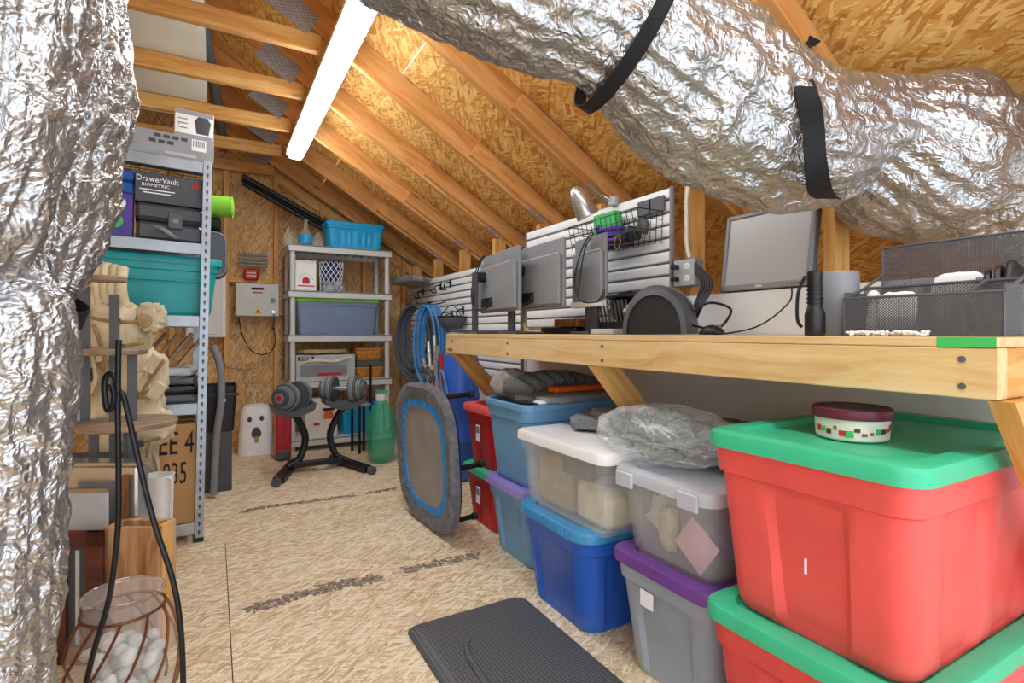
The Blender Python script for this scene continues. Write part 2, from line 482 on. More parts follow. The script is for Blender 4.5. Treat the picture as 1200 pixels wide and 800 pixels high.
# ink stamps on the sheets (worn printing, no legible letters)
random.seed(3)
def stamp(px0, py0, px1, py1, w, n, dens):
    a, b = atZ(px0, py0), atZ(px1, py1); d = (b - a); ln = d.length; d.normalize(); q = Vector((-d.y, d.x, 0))
    mb = MB()
    for i in range(n):
        t = (i + random.random()) / n
        c = a + d * (t * ln) + q * random.uniform(-w / 2, w / 2)
        if random.random() > dens: continue
        zz_ = Vector((0, 0, random.uniform(0.0006, 0.0016)))
        l_, w_ = random.choice(((0.012, 0.03), (0.03, 0.008), (0.02, 0.006), (0.006, 0.02)))
        mb.bar(c + zz_ - d * l_ / 2, c + zz_ + d * l_ / 2, w_, 0.0006)
    o = mb.build('ink_stamp', 'stamp_ink', floor, sharp=0); return o
stamp(290, 716, 330, 704, 0.06, 60, .8); stamp(332, 702, 362, 694, 0.05, 60, .8)
stamp(364, 692, 446, 676, 0.07, 170, .8); stamp(472, 668, 562, 650, 0.06, 130, .8)
stamp(282, 600, 310, 594, 0.05, 40, .8); stamp(312, 594, 358, 588, 0.05, 80, .8); stamp(360, 588, 415, 580, 0.05, 100, .8); stamp(428, 578, 466, 572, 0.05, 70, .8)

# roof: OSB sheets on trusses
ceiling = struct('ceiling')
def slope_obj(name, mat, L_, W_, T_, Yc, dist, sgn=1, off=0.0, parent=ceiling):
    """box with local x along the room (sheets) ; dist = distance down the slope from the ridge underside line"""
    ex = Vector((0, 1, 0)); ey = Vector((sgn * CA, 0, -SA)); ez = ex.cross(ey)
    o = MB().box((0, 0, 0), (L_, W_, T_)).build(name, mat, parent)
    upv = Vector((sgn * SA, 0, CA))
    p = Vector((RIDGE, Yc, zu(RIDGE))) + ey * dist + upv * off
    mm = Matrix((ex, ey, ez)).transposed().to_4x4(); mm.translation = p; o.matrix_local = mm
    return o
for sgn, nrow in ((1, 4), (-1, 2)):
    for r_ in range(nrow):
        ys = [BACK]; y = BACK + (0.6 if r_ % 2 else 1.85)
        while y < GABLE: ys.append(y); y += 2.44
        ys.append(GABLE + 0.1)
        for a, b in zip(ys, ys[1:]):
            slope_obj('osb_panel', 'osb_roof', b - a - 0.004, 1.216, 0.012, (a + b) / 2, 0.06 + 1.22 * r_ + 0.61 - 0.35, sgn, RD + 0.008)

rafL = 4.5
raf_me = MB().box((0, 0, 0), (rafL, 0.038, RD)).mesh('rafter', 'rafter_wood', 0)
rafS_me = MB().box((0, 0, 0), (2.2, 0.038, RD)).mesh('rafter_short', 'rafter_wood', 0)
scab_me = MB().box((0, 0, 0), (1.0, 0.036, 0.089)).mesh('scab', 'rafter_wood', 0)
col_me = MB().box((0, 0, 0), (2.42, 0.038, 0.089)).mesh('collar', 'pine', 0)
plate_me = MB().box((0, 0, 0), (0.235, 0.125, 0.002)).mesh('truss_plate', 'truss_plate', 0)
plate2_me = MB().box((0, 0, 0), (0.15, 0.10, 0.002)).mesh('truss_plate', 'truss_plate', 0)
web_me = MB().box((0, 0, 0), (0.95, 0.037, 0.089)).mesh('web', 'rafter_wood', 0)
def frame(ex, up, pos):
    ex = Vector(ex).normalized(); ez = Vector(up); ez = (ez - ex * ez.dot(ex)).normalized(); ey = ez.cross(ex)
    m = Matrix((ex, ey, ez)).transposed().to_4x4(); m.translation = Vector(pos); return m
dn = Vector((CA, 0, -SA)); up = Vector((SA, 0, CA))
for n, Y in enumerate(TR):
    o = link('rafter', raf_me, ceiling); o.matrix_local = frame(dn, up, Vector((RIDGE, Y, zu(RIDGE))) + dn * (rafL / 2) + up * RD / 2)
    for xp, zo, me in ((0.335, 0.0, plate_me), (-0.30, 0.05, plate2_me), (1.78, 0.035, plate2_me)):
        p = link('truss_plate', me, o)
        # local to the rafter
        s_ = (xp - RIDGE) / CA
        loc = Vector((s_ - rafL / 2, -0.020, -RD / 2 + (0.01 if me is plate_me else 0.05)))
        p.matrix_local = Matrix.Translation(loc) @ Matrix.Rotation(R(90), 4, 'X')
    if Y > 0:
        sc_ = link('scab', scab_me, ceiling)
        st = Vector((1.30 if n % 2 else 1.24, Y - 0.0385, 0)); st.z = zu(st.x)
        sc_.matrix_local = frame(dn, up, st + dn * 0.5 + up * 0.062)
    if Y > -0.5:
        c_ = link('collar_tie', col_me, ceiling); c_.location = (0.48 - 1.21, Y, 2.4526 + 0.0445)
    # left-hand rafter and a web above the collar
    o2 = link('rafter', rafS_me, ceiling); dl = Vector((-CA, 0, -SA)); ul = Vector((-SA, 0, CA))
    o2.matrix_local = frame(dl, ul, Vector((RIDGE, Y, zu(RIDGE))) + dl * 1.1 + ul * RD / 2)
    if Y > 0.9:
        w = link('truss_web', web_me, ceiling)
        w.matrix_local = frame(Vector((0.62, 0, 0.40)), Vector((-0.4, 0, 0.62)), (-0.62, Y, 2.86))
        pw = link('truss_plate', plate2_me, w); pw.matrix_local = Matrix.Translation((-0.36, -0.020, 0)) @ Matrix.Rotation(R(90), 4, 'X')

# gable wall
wall_back = struct('wall_back')
xs = [LEFTW, LEFTW + 1.22, LEFTW + 2.44, LEFTW + 3.66, 3.2]
for a, b in zip(xs, xs[1:]):
    o = MB().box((0, 0, 0), (3.6, b - a - 0.004, 0.012)).build('osb_panel', 'osb_wall', wall_back)
    o.matrix_local = frame((0, 0, 1), (0, 1, 0), ((a + b) / 2, GABLE + 0.006, 1.8))
stud_x = [0.1 + 0.406 * k for k in range(-5, 5)]
for x in stud_x:
    h = min(zu(x), 2.5) - 0.02
    o = MB().box((0, 0, 0), (h, 0.038, 0.089)).build('stud', 'pine', wall_back)
    o.matrix_local = frame((0, 0, 1), (0, -1, 0), (x, GABLE - 0.0455, h / 2 + 0.001))
blk = MB().box((0, 0, 0), (0.364, 0.089, 0.038)).mesh('block', 'pine', 0)
for i, x in enumerate(stud_x[:-1]):
    z = 1.49 if i == 5 else 1.2
    if i in (5, 6, 7): link('block', blk, wall_back, (x + 0.203, GABLE - 0.046, z))
    o = link('bottom_plate', blk, wall_back, (x + 0.203, GABLE - 0.046, 0.02))
o = MB().box((0, 0, 0), (2.4, 0.04, 0.089)).build('top_plate', 'pine', wall_back)
o.matrix_local = frame(dn, up, Vector((0.35, GABLE - 0.03, zu(0.35) - 0.06)) + dn * 0.6)

# right knee wall: open studs above a white panel
wall_right = struct('wall_right')
for n, Y in enumerate(TR):
    if Y < -1.5: continue
    h = zu(1.84) - 0.004
    o = MB().box((0, 0, 0), (h, 0.038, 0.089)).build('stud', 'pine', wall_right)
    o.matrix_local = frame((0, 0, 1), (1, 0, 0), (KNEE + 0.0455, Y, h / 2 + 0.001))
MB().box((0, 0, 0), (0.05, 3.9, 1.173)).build('white_panel', 'white_panel', wall_right, (KNEE - 0.026, 0.95, 0.5875))
MB().box((0, 0, 0), (0.012, 2.4, 1.0)).build('white_panel', 'white_panel', wall_right, (KNEE - 0.007, 4.18, 0.51))
wall_eave = struct('wall_eave')
MB().box((0, 0, 0), (0.03, GABLE - BACK, 1.6)).build('osb_panel', 'osb_wall', wall_eave, (3.2, (GABLE + BACK) / 2, 0.80))
wall_left = struct('wall_left')
for k in range(7):
    a = BACK + 1.22 * k; b = min(a + 1.22, GABLE)
    if b <= a: break
    o = MB().box((0, 0, 0), (2.9, b - a - 0.004, 0.012)).build('osb_panel', 'osb_wall', wall_left)
    o.matrix_local = frame((0, 0, 1), (-1, 0, 0), (LEFTW, (a + b) / 2, 1.45))

# ================================================================ OVERHEAD
# fluorescent wrap fixtures, one after the other along the rafters
def fixture(Y1, label):
    Lf = 2.44
    t = thing('fluorescent_light', label, 'ceiling light', (0.535, Y1 - Lf / 2, 2.32))
    prof = [(-0.056, 0.055), (-0.058, 0.03), (-0.038, 0.004), (0, 0.0), (0.038, 0.004), (0.058, 0.03), (0.056, 0.055)]
    mb = MB(); mb.loft([[(x, yy, z) for x, z in prof] for yy in (-Lf / 2 + 0.01, Lf / 2 - 0.01)]); mb.build('lens', 'tube_lens', t)
    MB().box((0, 0, 0.070), (0.118, Lf, 0.028), 0.004).build('housing', 'white_lens_housing', t)
    for s_ in (-1, 1):
        for xx in (-0.029, 0.029):
            MB().cyl((xx, s_ * (Lf / 2 - 0.010), 0.028), (xx, s_ * (Lf / 2 + 0.006), 0.028), 0.024, 14).build('end_cap', 'white_lens_housing', t)
    for yy in (-0.8, 0.8):
        MB().box((0, yy, 0.100), (0.05, 0.03, 0.036)).build('bracket', 'silver', t)
fixture(4.27, 'long lit white fluorescent fixture hanging under the rafters')
fixture(1.55, 'long lit white fluorescent fixture behind the one over the aisle')

# loose white board lying across the ties, grey vent pipe above them
o = MB().box((0, 0, 0), (0.52, 1.55, 0.013)).build('drywall_board', 'drywall', None, (-0.295, 3.62, 2.5555))
tag(o, 'off-white wallboard offcut lying across the ceiling ties', 'board')
pp = [atY(205, -10, 2.9), atY(226, 60, 3.6), atY(247, 120, 4.25), atY(264, 170, 4.75)]
o = MB().tube([(-0.18, 2.6, 3.12), (-0.08, 3.45, 2.93), (0.0, 4.2, 2.76), (0.08, 5.1, 2.58)], 0.036, 16).build('vent_pipe', 'grey_pvc')
tag(o, 'dark grey plastic pipe running above the ceiling ties', 'pipe')

# flexible foil ducts
def duct(name, label, spec, seed, mat='foil', group=None, amp=0.02, nr=128, step=0.009, streak=1.0):
    """spec: (point, radius) along the path; crumpled jacket"""
    P_ = [Vector(p) for p, r in spec]; Rr = [r for p, r in spec]
    m_ = 14; path = spline(P_, m_); rad = []
    for i in range(len(Rr) - 1):
        r0 = Rr[max(i - 1, 0)]; r1 = Rr[i]; r2 = Rr[i + 1]; r3 = Rr[min(i + 2, len(Rr) - 1)]
        for j in range(m_):
            t = j / m_; rad.append(0.5 * (2 * r1 + (r2 - r0) * t + (2 * r0 - 5 * r1 + 4 * r2 - r3) * t * t + (3 * r1 - r0 - 3 * r2 + r3) * t ** 3))
    rad.append(Rr[-1])
    # resample evenly
    ss = [0.0]
    for a, b in zip(path, path[1:]): ss.append(ss[-1] + (b - a).length)
    n = int(ss[-1] / step); rp = []; rrad = []; k = 0
    for i in range(n + 1):
        s_ = ss[-1] * i / n
        while k < len(ss) - 2 and ss[k + 1] < s_: k += 1
        f = (s_ - ss[k]) / max(1e-9, ss[k + 1] - ss[k]); rp.append(path[k].lerp(path[k + 1], f)); rrad.append(rad[k] + (rad[k + 1] - rad[k]) * f)
    rings = []; nrm = None; sd = Vector((seed * 3.7, seed * 1.3, seed * 2.1))
    for i, p in enumerate(rp):
        t = (rp[min(i + 1, n)] - rp[max(i - 1, 0)]).normalized()
        nrm = t.orthogonal().normalized() if nrm is None else (nrm - t * nrm.dot(t)).normalized()
        bn = t.cross(nrm); ring = []
        s_ = ss[-1] * i / n
        for j in range(nr):
            a = 2 * math.pi * j / nr
            d = nrm * math.cos(a) + bn * math.sin(a)
            q = p + d * rrad[i]
            w = noise.noise_vector(q * 5 + sd) * 0.05
            cr = 1 - abs(noise.noise((q + w) * 7 + sd)) * 2           # sharp ridges
            cr2 = 1 - abs(noise.noise((q + w) * 18 + sd * 2)) * 2
            # long pulled wrinkles: round the duct change fast, along it slowly
            lw = 1 - abs(noise.noise(Vector((math.cos(a) * 4.5, math.sin(a) * 4.5, s_ * 3.0)) + sd + w * 8)) * 2
            lump = noise.noise(q * 3 + sd)
            cr3 = 1 - abs(noise.noise((q + w * .5) * 42 + sd * 3)) * 2
            h = amp * (0.60 * cr + 0.38 * cr2 + 0.16 * cr3 + 0.75 * lw * streak + 1.2 * lump - 0.6)
            ring.append(tuple(p + d * (rrad[i] + h)))
        rings.append(ring)
    mb = MB(); mb.loft(rings); o = mb.build(name, mat, None, sharp=0)
    o.data.polygons.foreach_set('use_smooth', [True] * len(o.data.polygons))
    tag(o, label, 'duct', group); return o

cs = [(250, -330, 1.25, 95), (430, -130, 1.22, 95), (590, -42, 1.22, 95), (727, 40, 1.28, 72), (830, 112, 1.38, 88), (900, 155, 1.45, 80),
      (960, 165, 1.5, 70), (1010, 160, 1.54, 66), (1078, 188, 1.58, 92), (1150, 212, 1.65, 78), (1240, 236, 1.78, 66), (1330, 262, 1.95, 60)]
duct('flexible_duct', 'crumpled silver foil duct slung under the rafters above the workbench', [(atD(x, y, t), r * t / FPX) for x, y, t, r in cs], 1.0, amp=0.020)
cs = [(10, -260, 0.95, 88), (4, -80, 0.95, 84), (10, 60, 0.96, 74), (-14, 170, 0.96, 70), (-70, 270, 0.96, 70), (-190, 340, 0.98, 62)]
duct('flexible_duct', 'silver foil duct hanging down in front of the others beside the steel shelving', [(atD(x, y, t), r * t / FPX) for x, y, t, r in cs], 2.0, amp=0.020)
cs = [(72, -240, 1.30, 60), (68, -60, 1.30, 62), (82, 50, 1.30, 54), (78, 120, 1.30, 62), (58, 215, 1.29, 58), (26, 320, 1.27, 54), (-14, 430, 1.26, 52)]
duct('flexible_duct', 'silver foil duct bulging sideways, its lower end passing behind a black band', [(atD(x, y, t), r * t / FPX) for x, y, t, r in cs], 3.0, amp=0.020)
cs = [(-22, 318, 1.04, 36), (-14, 345, 1.05, 56), (-2, 400, 1.06, 66), (-4, 520, 1.08, 69), (-8, 650, 1.08, 66), (-18, 780, 1.08, 62), (-28, 960, 1.08, 58)]
duct('flexible_duct', 'thick crumpled foil duct standing upright from the floor beside the glass jar', [(atD(x, y, t), r * t / FPX) for x, y, t, r in cs], 4.0, amp=0.016)

# webbing straps
def strap(name, label, pts, w, side, mat='black_webbing', th=0.003):
    pts = spline(pts, 8); rings = []
    for i, p in enumerate(pts):
        t = (pts[min(i + 1, len(pts) - 1)] - pts[max(i - 1, 0)]).normalized()
        s_ = Vector(side); s_ = (s_ - t * s_.dot(t)).normalized(); q = t.cross(s_)
        rings.append([tuple(p + s_ * a * w / 2 + q * b * th) for a, b in ((-1, -.5), (1, -.5), (1, .5), (-1, .5))])
    o = MB().loft(rings).build(name, mat); tag(o, label, 'strap'); return o
def band(c, axis, r, w, name, label, a0=0, a1=360, mat='black_webbing', th=0.004):
    axis = Vector(axis).normalized(); n0 = axis.orthogonal().normalized(); b0 = axis.cross(n0); rings = []
    N_ = 48
    for i in range(N_):
        a = R(a0 + (a1 - a0) * i / N_)
        d = n0 * math.cos(a) + b0 * math.sin(a)
        rings.append([tuple(Vector(c) + d * (r + u) + axis * v * w / 2) for u, v in ((0, -1), (0, 1), (th, 1), (th, -1))])
    o = MB().loft(rings, closed=True).build(name, mat); tag(o, label, 'strap'); return o
a_, b_ = atD(690, 14, 1.26), atD(770, 70, 1.32)
band((a_ + b_) / 2, b_ - a_, 0.186, 0.035, 'hanger_strap', 'black webbing strap cinched round the middle of the overhead foil duct')
# strap nailed to the rafter, hanging in a loop under the duct
s0 = atD(945, 45, 1.62); s1 = atD(934, 70, 1.55)
strap('hanger_strap', 'black webbing strap nailed to the rafter and looping under the duct',
      [atY(953, 44, T0 - 0.062), atY(938, 56, T0 - 0.070), atD(936, 80, 1.32), atD(945, 108, 1.22), atD(953, 150, 1.24), atD(956, 195, 1.25), atD(962, 225, 1.33), atD(975, 232, 1.52), atD(985, 215, 1.66)],
      0.052, (CS, -SN, 0.0))
a_, b_ = atD(72, 300, 1.22), atD(20, 420, 1.22)
band(atD(24, 352, 1.262), b_ - a_, 0.126, 0.05, 'duct_band', 'wide black band clamped round the lower end of the left foil duct')
# thin cables on the rafters
o = MB().tube(spline([atD(856, -8, 1.75), atD(872, 32, 1.75), atD(886, 70, 1.74), atD(915, 94, 1.72)], 8), 0.005, 8).build('cable', 'black_plastic'); tag(o, 'thin black cable running down beside the near rafter', 'cable')
# dark tubes stored under the far rafters
g = 'dark tubes under the far rafters'
for k, (dy, dz) in enumerate(((0, 0), (0.07, -0.02), (0.02, -0.07))):
    a = Vector((0.10, 5.12 + dy, 2.46 + dz)); b = Vector((1.42, 5.12 + dy, 1.86 + dz))
    a = atY(284, 206 + 4 * k, 5.1 + dy); b = atY(402, 272 + 5 * k, 5.1 + dy)
    o = MB().cyl(a, b, 0.021, 12).build('storage_tube', 'black_plastic'); tag(o, ('topmost', 'middle', 'lowest')[k] + ' of three long black tubes tucked under the far rafters', 'tube', g)

# ================================================================ WORKBENCH
BX, BT = 1.16, 1.012           # front edge and top
BY0, BY1 = 0.376, 2.822
wb = thing('workbench', 'long pine wall-hung workbench with plywood top and slanting lumber braces', 'workbench', (BX, BY0, 0))
LB = BY1 - BY0
def lum(name, mat, c, L_, ax, w, h, parent):
    o = MB().box((0, 0, 0), (L_, w, h), 0.002).build(name, mat, parent, c)
    if ax == 'y': o.rotation_euler = (0, 0, R(90))
    return o
lum('top', 'pine_pale', (0.29, LB / 2, BT - 0.009), LB, 'y', 0.58, 0.018, wb)
fr = lum('front_rail', 'pine_pale', (0.019, LB / 2, BT - 0.0635), LB, 'y', 0.038, 0.089, wb)
lum('rear_rail', 'pine', (0.558, LB / 2, BT - 0.0635), LB, 'y', 0.038, 0.089, wb)
for yy in (0.02, LB / 2, LB - 0.02): lum('cross_rail', 'pine', (0.289, yy, BT - 0.0635), 0.498, 'x', 0.038, 0.089, wb)
for yy in (-0.021, 1.12, LB - 0.06):
    z1 = BT - 0.1095; k_ = 0.455 / 0.53; m_ = frame((0.53, 0, -0.60), (0.6, 0, 0.53), (0.3, yy, z1 - 0.3)); mi = m_.inverted()
    poly = [(0.004, 0, z1), (0.123, 0, z1), (0.584, 0, z1 - 0.461 * 0.60 / 0.53), (0.584, 0, z1 - 0.580 * 0.60 / 0.53)]
    mb = MB(mi @ Matrix.Translation((0, yy + 0.018 if yy > 0 else 0.016, 0))); mb.prism(poly, (0, -0.036, 0))
    br = mb.build('brace', 'pine', wb, sharp=0); br.matrix_local = m_
scr = MB().cyl((-0.001, 0, 0), (0.002, 0, 0), 0.006, 10).mesh('screw_head', 'dark_grey')
for yy in (0.05, 1.05, 1.72, 2.36):
    for dz in (0.024, -0.024): link('screw_head', scr, wb, (-0.0015, yy, BT - 0.0635 + dz))
MB().box((-0.0005, 0.045, BT - 0.009), (0.0012, 0.085, 0.018)).build('green_paint_mark', 'print_green', wb)

# slatwall panels
def slatwall(label, Y0, Y1, z0, z1, X, pitch=0.052):
    t = thing('slatwall_panel', label, 'slatwall', (X, Y0, z0))
    W_ = Y1 - Y0; H_ = z1 - z0
    MB().box((0.010, W_ / 2, H_ / 2), (0.006, W_ - 0.004, H_ - 0.004)).build('backing', 'groove_grey', t)
    n = int(H_ / pitch); p = H_ / n
    pr = [(0.006, 0.004), (-0.006, 0.007), (-0.007, 0.010), (-0.007, p - 0.014), (-0.003, p - 0.006), (0.006, p - 0.006)]
    me = MB().loft([[(x, yy, z) for x, z in pr] for yy in (0.012, W_ - 0.012)]).mesh('slat', 'slat_white')
    for k in range(n): link('slat', me, t, (0, 0, k * p))
    for yy in (0.005, W_ - 0.005): MB().box((0.001, yy, H_ / 2), (0.022, 0.010, H_), 0.002).build('edge_trim', 'mid_grey', t)
    return t
slatwall('white slatwall panel carrying a wire basket above the workbench', 1.655, 2.88, 1.05, 1.655, 1.733)
slatwall('low white slatwall panel with hooks and hose coils near the gable wall', 3.0, 5.22, 0.70, 1.525, 1.77)

# ================================================================ STORAGE TOTES
def tote(name, label, x0, x1, y0, y1, z, H, body, lid=None, taper=0.86, r=0.05, style='panel', group=None, rz=0, lidtop=True, cat='storage tote', parts=None):
    """x0..x1, y0..y1 = footprint at the rim"""
    W, D = x1 - x0, y1 - y0
    t = thing(name, label, cat, ((x0 + x1) / 2, (y0 + y1) / 2, z), rz, group)
    w, d = W - 0.03, D - 0.03
    def ring(sc, zz, off=0.0, pan=0.0):
        out = []
        for (x, y) in rr(w * sc + off * 2, d * sc + off * 2, r * sc, 5, 15):
            fx, fy = x / (w * sc), y / (d * sc)
            if pan:
                if abs(fx) > 0.47:
                    if style == 'panel' and -0.20 < fy < 0.17: x -= math.copysign(pan, x)
                    if style == 'ribs' and int((fy + 0.5) * 12) % 2 and abs(fy) < 0.36: x -= math.copysign(pan * .5, x)
                    if style == 'recess' and abs(fy) < 0.30: x -= math.copysign(pan * .7, x)
                elif abs(fy) > 0.45:
                    if style == 'panel' and 0.10 < abs(fx) < 0.30: y -= math.copysign(pan, y)
                    if style == 'ribs' and int((fx + 0.5) * 16) % 2 and abs(fx) < 0.38: y -= math.copysign(pan * .5, y)
                    if style == 'recess' and abs(fx) < 0.32: y -= math.copysign(pan * .7, y)
            out.append((x, y, zz))
        return out
    T = lambda f: taper + (1 - taper) * f
    P_ = 0.016
    rings = [ring(T(0) - 0.03, 0.0), ring(T(0), 0.012, 0, P_ * .6), ring(T(.1), .08 * H, 0, P_), ring(T(.4), .4 * H, 0, P_), ring(T(.72), .72 * H, 0, P_ * .8), ring(T(.76), .765 * H, 0, P_ * .5), ring(T(.78), .785 * H),
             ring(T(.79), .80 * H, 0.007), ring(T(.93), .93 * H, 0.007), ring(1, .935 * H, 0.012), ring(1, H - 0.004, 0.013), ring(1, H, 0.010), ring(1, H, -0.004), ring(.97, .9 * H, -0.004), ring(T(0) - 0.03, 0.012, -0.004)]
    MB().loft(rings).build('body', body, t, sharp=30)
    if lid:
        def lr(g, zz, k=0): return [(x, y, zz) for x, y in rr(W + g, D + g, r + 0.002, 6)]
        rs = [lr(-0.012, H - 0.020), lr(0.0, H - 0.022), lr(0.0, H + 0.004), lr(-0.006, H + 0.011), lr(-0.016, H + 0.014)]
        if lidtop: rs += [lr(-0.085, H + 0.014), lr(-0.100, H + 0.002)]
        rs2 = rs
        mb = MB(); mb.loft(rs2, cap0=False, cap1=True)
        mb.loft([lr(-0.012, H - 0.020), lr(-0.02, H + 0.0005)], cap0=False, cap1=True)
        L_ = mb.build('lid', lid, t, sharp=30)
        if parts == 'griplid':
            g = MB()
            for k in range(14): g.box((-W / 2 - 0.002, -D * .30 + k * D * .6 / 13, H - 0.006), (0.006, 0.006, 0.026), 0.001)
            go = g.build('grip_ribs', lid, L_); go['kind'] = 'stuff'
        if parts == 'clips':
            for yy in (-0.12, 0.12):
                MB().box((-W / 2 - 0.003, yy, H - 0.016), (0.010, 0.07, 0.045), 0.003).build('latch', lid, t)
    # carry handles moulded under the rim of the short ends
    for s_ in ((-1, 1) if style == 'ribs' or body == 'teal' else ()):
        MB().box((s_ * (w / 2 + 0.010), 0, .895 * H), (0.022, D * 0.26, 0.014), 0.004).build('handle', body, t)
    return t
tote('storage_tote', 'red lidded tote on the floor under another red tote at the bench end', 0.995, 1.70, 0.415, 0.872, 0, 0.385, 'red_plastic', 'green_lid', taper=0.87)
bt = tote('storage_tote', 'big red tote with green lid holding a round cookie tin', 1.0, 1.70, 0.42, 0.868, 0.389, 0.393, 'red_plastic', 'green_lid', taper=0.87)
MB().box((-0.333, -0.02, 0.17), (0.002, 0.004, 0.03)).build('scuff', 'print_white', bt)
gt = tote('storage_tote', 'grey tote with purple lid beneath the clear silver-lidded tote', 1.06, 1.68, 0.89, 1.278, 0, 0.355, 'grey_plastic', 'purple_lid', taper=0.84, style='recess')
MB().box((-0.300, 0.035, 0.262), (0.002, 0.05, 0.045)).build('sticker', 'print_white', gt)
tote('storage_tote', 'clear plastic tote with silver-grey latched lid, pink card inside', 1.065, 1.62, 0.893, 1.275, 0.358, 0.243, 'clear_tote', 'grey_lid', taper=0.87, style='none', parts='clips')
tote('storage_tote', 'royal blue tote with ribbed light-blue lid beside the rubber mat', 1.03, 1.60, 1.36, 1.82, 0, 0.350, 'blue_plastic', 'teal_blue_lid', taper=0.84, style='recess', parts='griplid', r=0.08)
tote('storage_tote', 'clear plastic tote with white lid full of boxes and floral cloth', 1.05, 1.405, 1.287, 1.845, 0.354, 0.270, 'clear_tote', 'white_plastic', taper=0.88, style='none', lidtop=False, r=0.04)
tote('storage_tote', 'slate blue tote with violet lid standing on the floor', 1.12, 1.72, 1.885, 2.27, 0, 0.338, 'slate_blue', 'violet_lid', taper=0.84, style='recess')
tote('storage_tote', 'tall slate blue open tote heaped with folded blankets', 1.115, 1.735, 1.875, 2.28, 0.342, 0.372, 'slate_blue', None, taper=0.86, style='none')
rt = tote('storage_tote', 'small red tote with green lid on the floor behind the trampoline', 1.19, 1.70, 2.33, 2.69, 0, 0.300, 'deep_red', 'green_lid', taper=0.85)
ru = tote('storage_tote', 'small red tote with matching red lid stacked behind the trampoline', 1.19, 1.70, 2.33, 2.69, 0.304, 0.320, 'deep_red', 'red_plastic', taper=0.85)
for q, z in ((rt, 0.17), (ru, 0.19)):
    MB().box((-0.238, -0.01, z), (0.002, 0.045, 0.085)).build('label_sticker', 'print_white', q)
    MB().box((-0.2395, -0.01, z + 0.018), (0.002, 0.034, 0.035)).build('label_picture', 'mid_grey', q)

# what shows through the clear totes
def tbox(name, label, cat, c, d, mat, rz=0, b=0.004, group=None):
    o = MB().box((0, 0, d[2] / 2), d, b).build(name, mat, None, c, (0, 0, R(rz))); return tag(o, label, cat, group)
tbox('carton', 'brown carton inside the clear white-lidded tote', 'box', (1.20, 1.66, 0.372), (0.16, 0.22, 0.18), 'tan_dark')
tbox('folded_cloth', 'folded floral cloth inside the clear white-lidded tote', 'cloth', (1.19, 1.42, 0.372), (0.17, 0.18, 0.14), 'tan_canvas', b=0.02)
tbox('picture_frame', 'dark framed picture inside the clear white-lidded tote', 'picture', (1.115, 1.50, 0.515), (0.03, 0.16, 0.085), 'dark_grey')
tbox('white_carton', 'white carton at the back of the clear white-lidded tote', 'box', (1.325, 1.66, 0.372), (0.07, 0.22, 0.20), 'white_plastic')
pc = tbox('gift_card', 'pink card leaning inside the silver-lidded clear tote', 'card', (1.145, 1.00, 0.385), (0.004, 0.11, 0.11), 'print_white')
pc.data.materials[0] = plain('card_pink', '#e3b4c4', 0.7); pc.rotation_euler = (R(35), 0, 0); pc.location = (1.135, 1.03, 0.40)
o = MB().ell((0, 0, 0.07), (0.03, 0.035, 0.07), 14, 10, 0.3, 4, 2).build('plush_toy', 'tan_canvas', None, (1.17, 1.13, 0.375)); tag(o, 'small tan plush toy inside the silver-lidded clear tote', 'toy')
o = MB().ell((0, 0, 0.06), (0.10, 0.10, 0.06), 18, 10, 0.4, 5, 5).build('purple_cloth', 'purple_lid', None, (1.30, 1.02, 0.375)); tag(o, 'crumpled purple cloth inside the silver-lidded clear tote', 'cloth')
o = MB().ell((0, 0, 0.08), (0.12, 0.09, 0.085), 18, 10, 0.3, 5, 9).build('white_cloth', 'white_plastic', None, (1.30, 1.19, 0.375)); tag(o, 'crumpled white cloth inside the silver-lidded clear tote', 'cloth')

# tin on the red tote
tp = atZ(998, 510, 0.79); tin = thing('cookie_tin', 'round cream cookie tin with maroon lid on the green tote lid', 'tin', (tp.x, tp.y, 0.787))
MB().lathe([(0.066, 0), (0.070, 0.004), (0.073, 0.05), (0.073, 0.052)], 40).build('body', 'cream', tin)
MB().lathe([(0.077, 0.046), (0.078, 0.05), (0.078, 0.066), (0.074, 0.069), (0.066, 0.067), (0.062, 0.0655)], 40).build('lid', 'maroon', tin)
MB().lathe([(0.058, 0.066), (0.058, 0.0672)], 32).build('lid_picture', 'dark_grey', tin)
random.seed(11)
for k in range(16):
    a = R(150 + k * 11); mt = ('print_red', 'print_green', 'maroon', 'brown_board')[k % 4]
    p = Vector((math.cos(a) * 0.0718, math.sin(a) * 0.0718, 0.020 + random.uniform(-0.004, 0.010)))
    MB().box((0, 0, 0), (0.002, random.uniform(.006, .014), random.uniform(.006, .014))).build('print_motif', mt, tin, p, (0, 0, a))

# blankets, pillows and the bag on top of the totes
kn = thing('knit_blanket', 'chunky charcoal knitted blanket bundled on the open blue tote', 'blanket', (1.45, 2.06, 0.70))
for k in range(9):
    f = k / 8; c = Vector((-0.24 + 0.46 * f, 0.04, 0.045 + 0.05 * math.sin(math.pi * (f * .9 + .1))))
    MB(Matrix.Translation(c) @ Euler((0, R(-35), R(20))).to_matrix().to_4x4()).ell((0, 0, 0), (0.036, 0.10, 0.055), 16, 10, 0.15, 5, k).build('cable_stitch', 'charcoal_knit', kn)
MB().ell((0, 0.02, 0.02), (0.27, 0.13, 0.055), 28, 12, 0.2, 5, 3).build('folds', 'charcoal_knit', kn)
o = MB().ell((0, 0, 0), (0.10, 0.09, 0.075), 20, 12, 0.2, 4, 8).build('cushion', 'cream', None, (1.235, 2.20, 0.775)); o.data.materials[0] = plain('taupe_cloth', '#9a8d88', 0.9, 0, .15, 20); tag(o, 'taupe cushion squeezed beside the charcoal blanket', 'cushion')
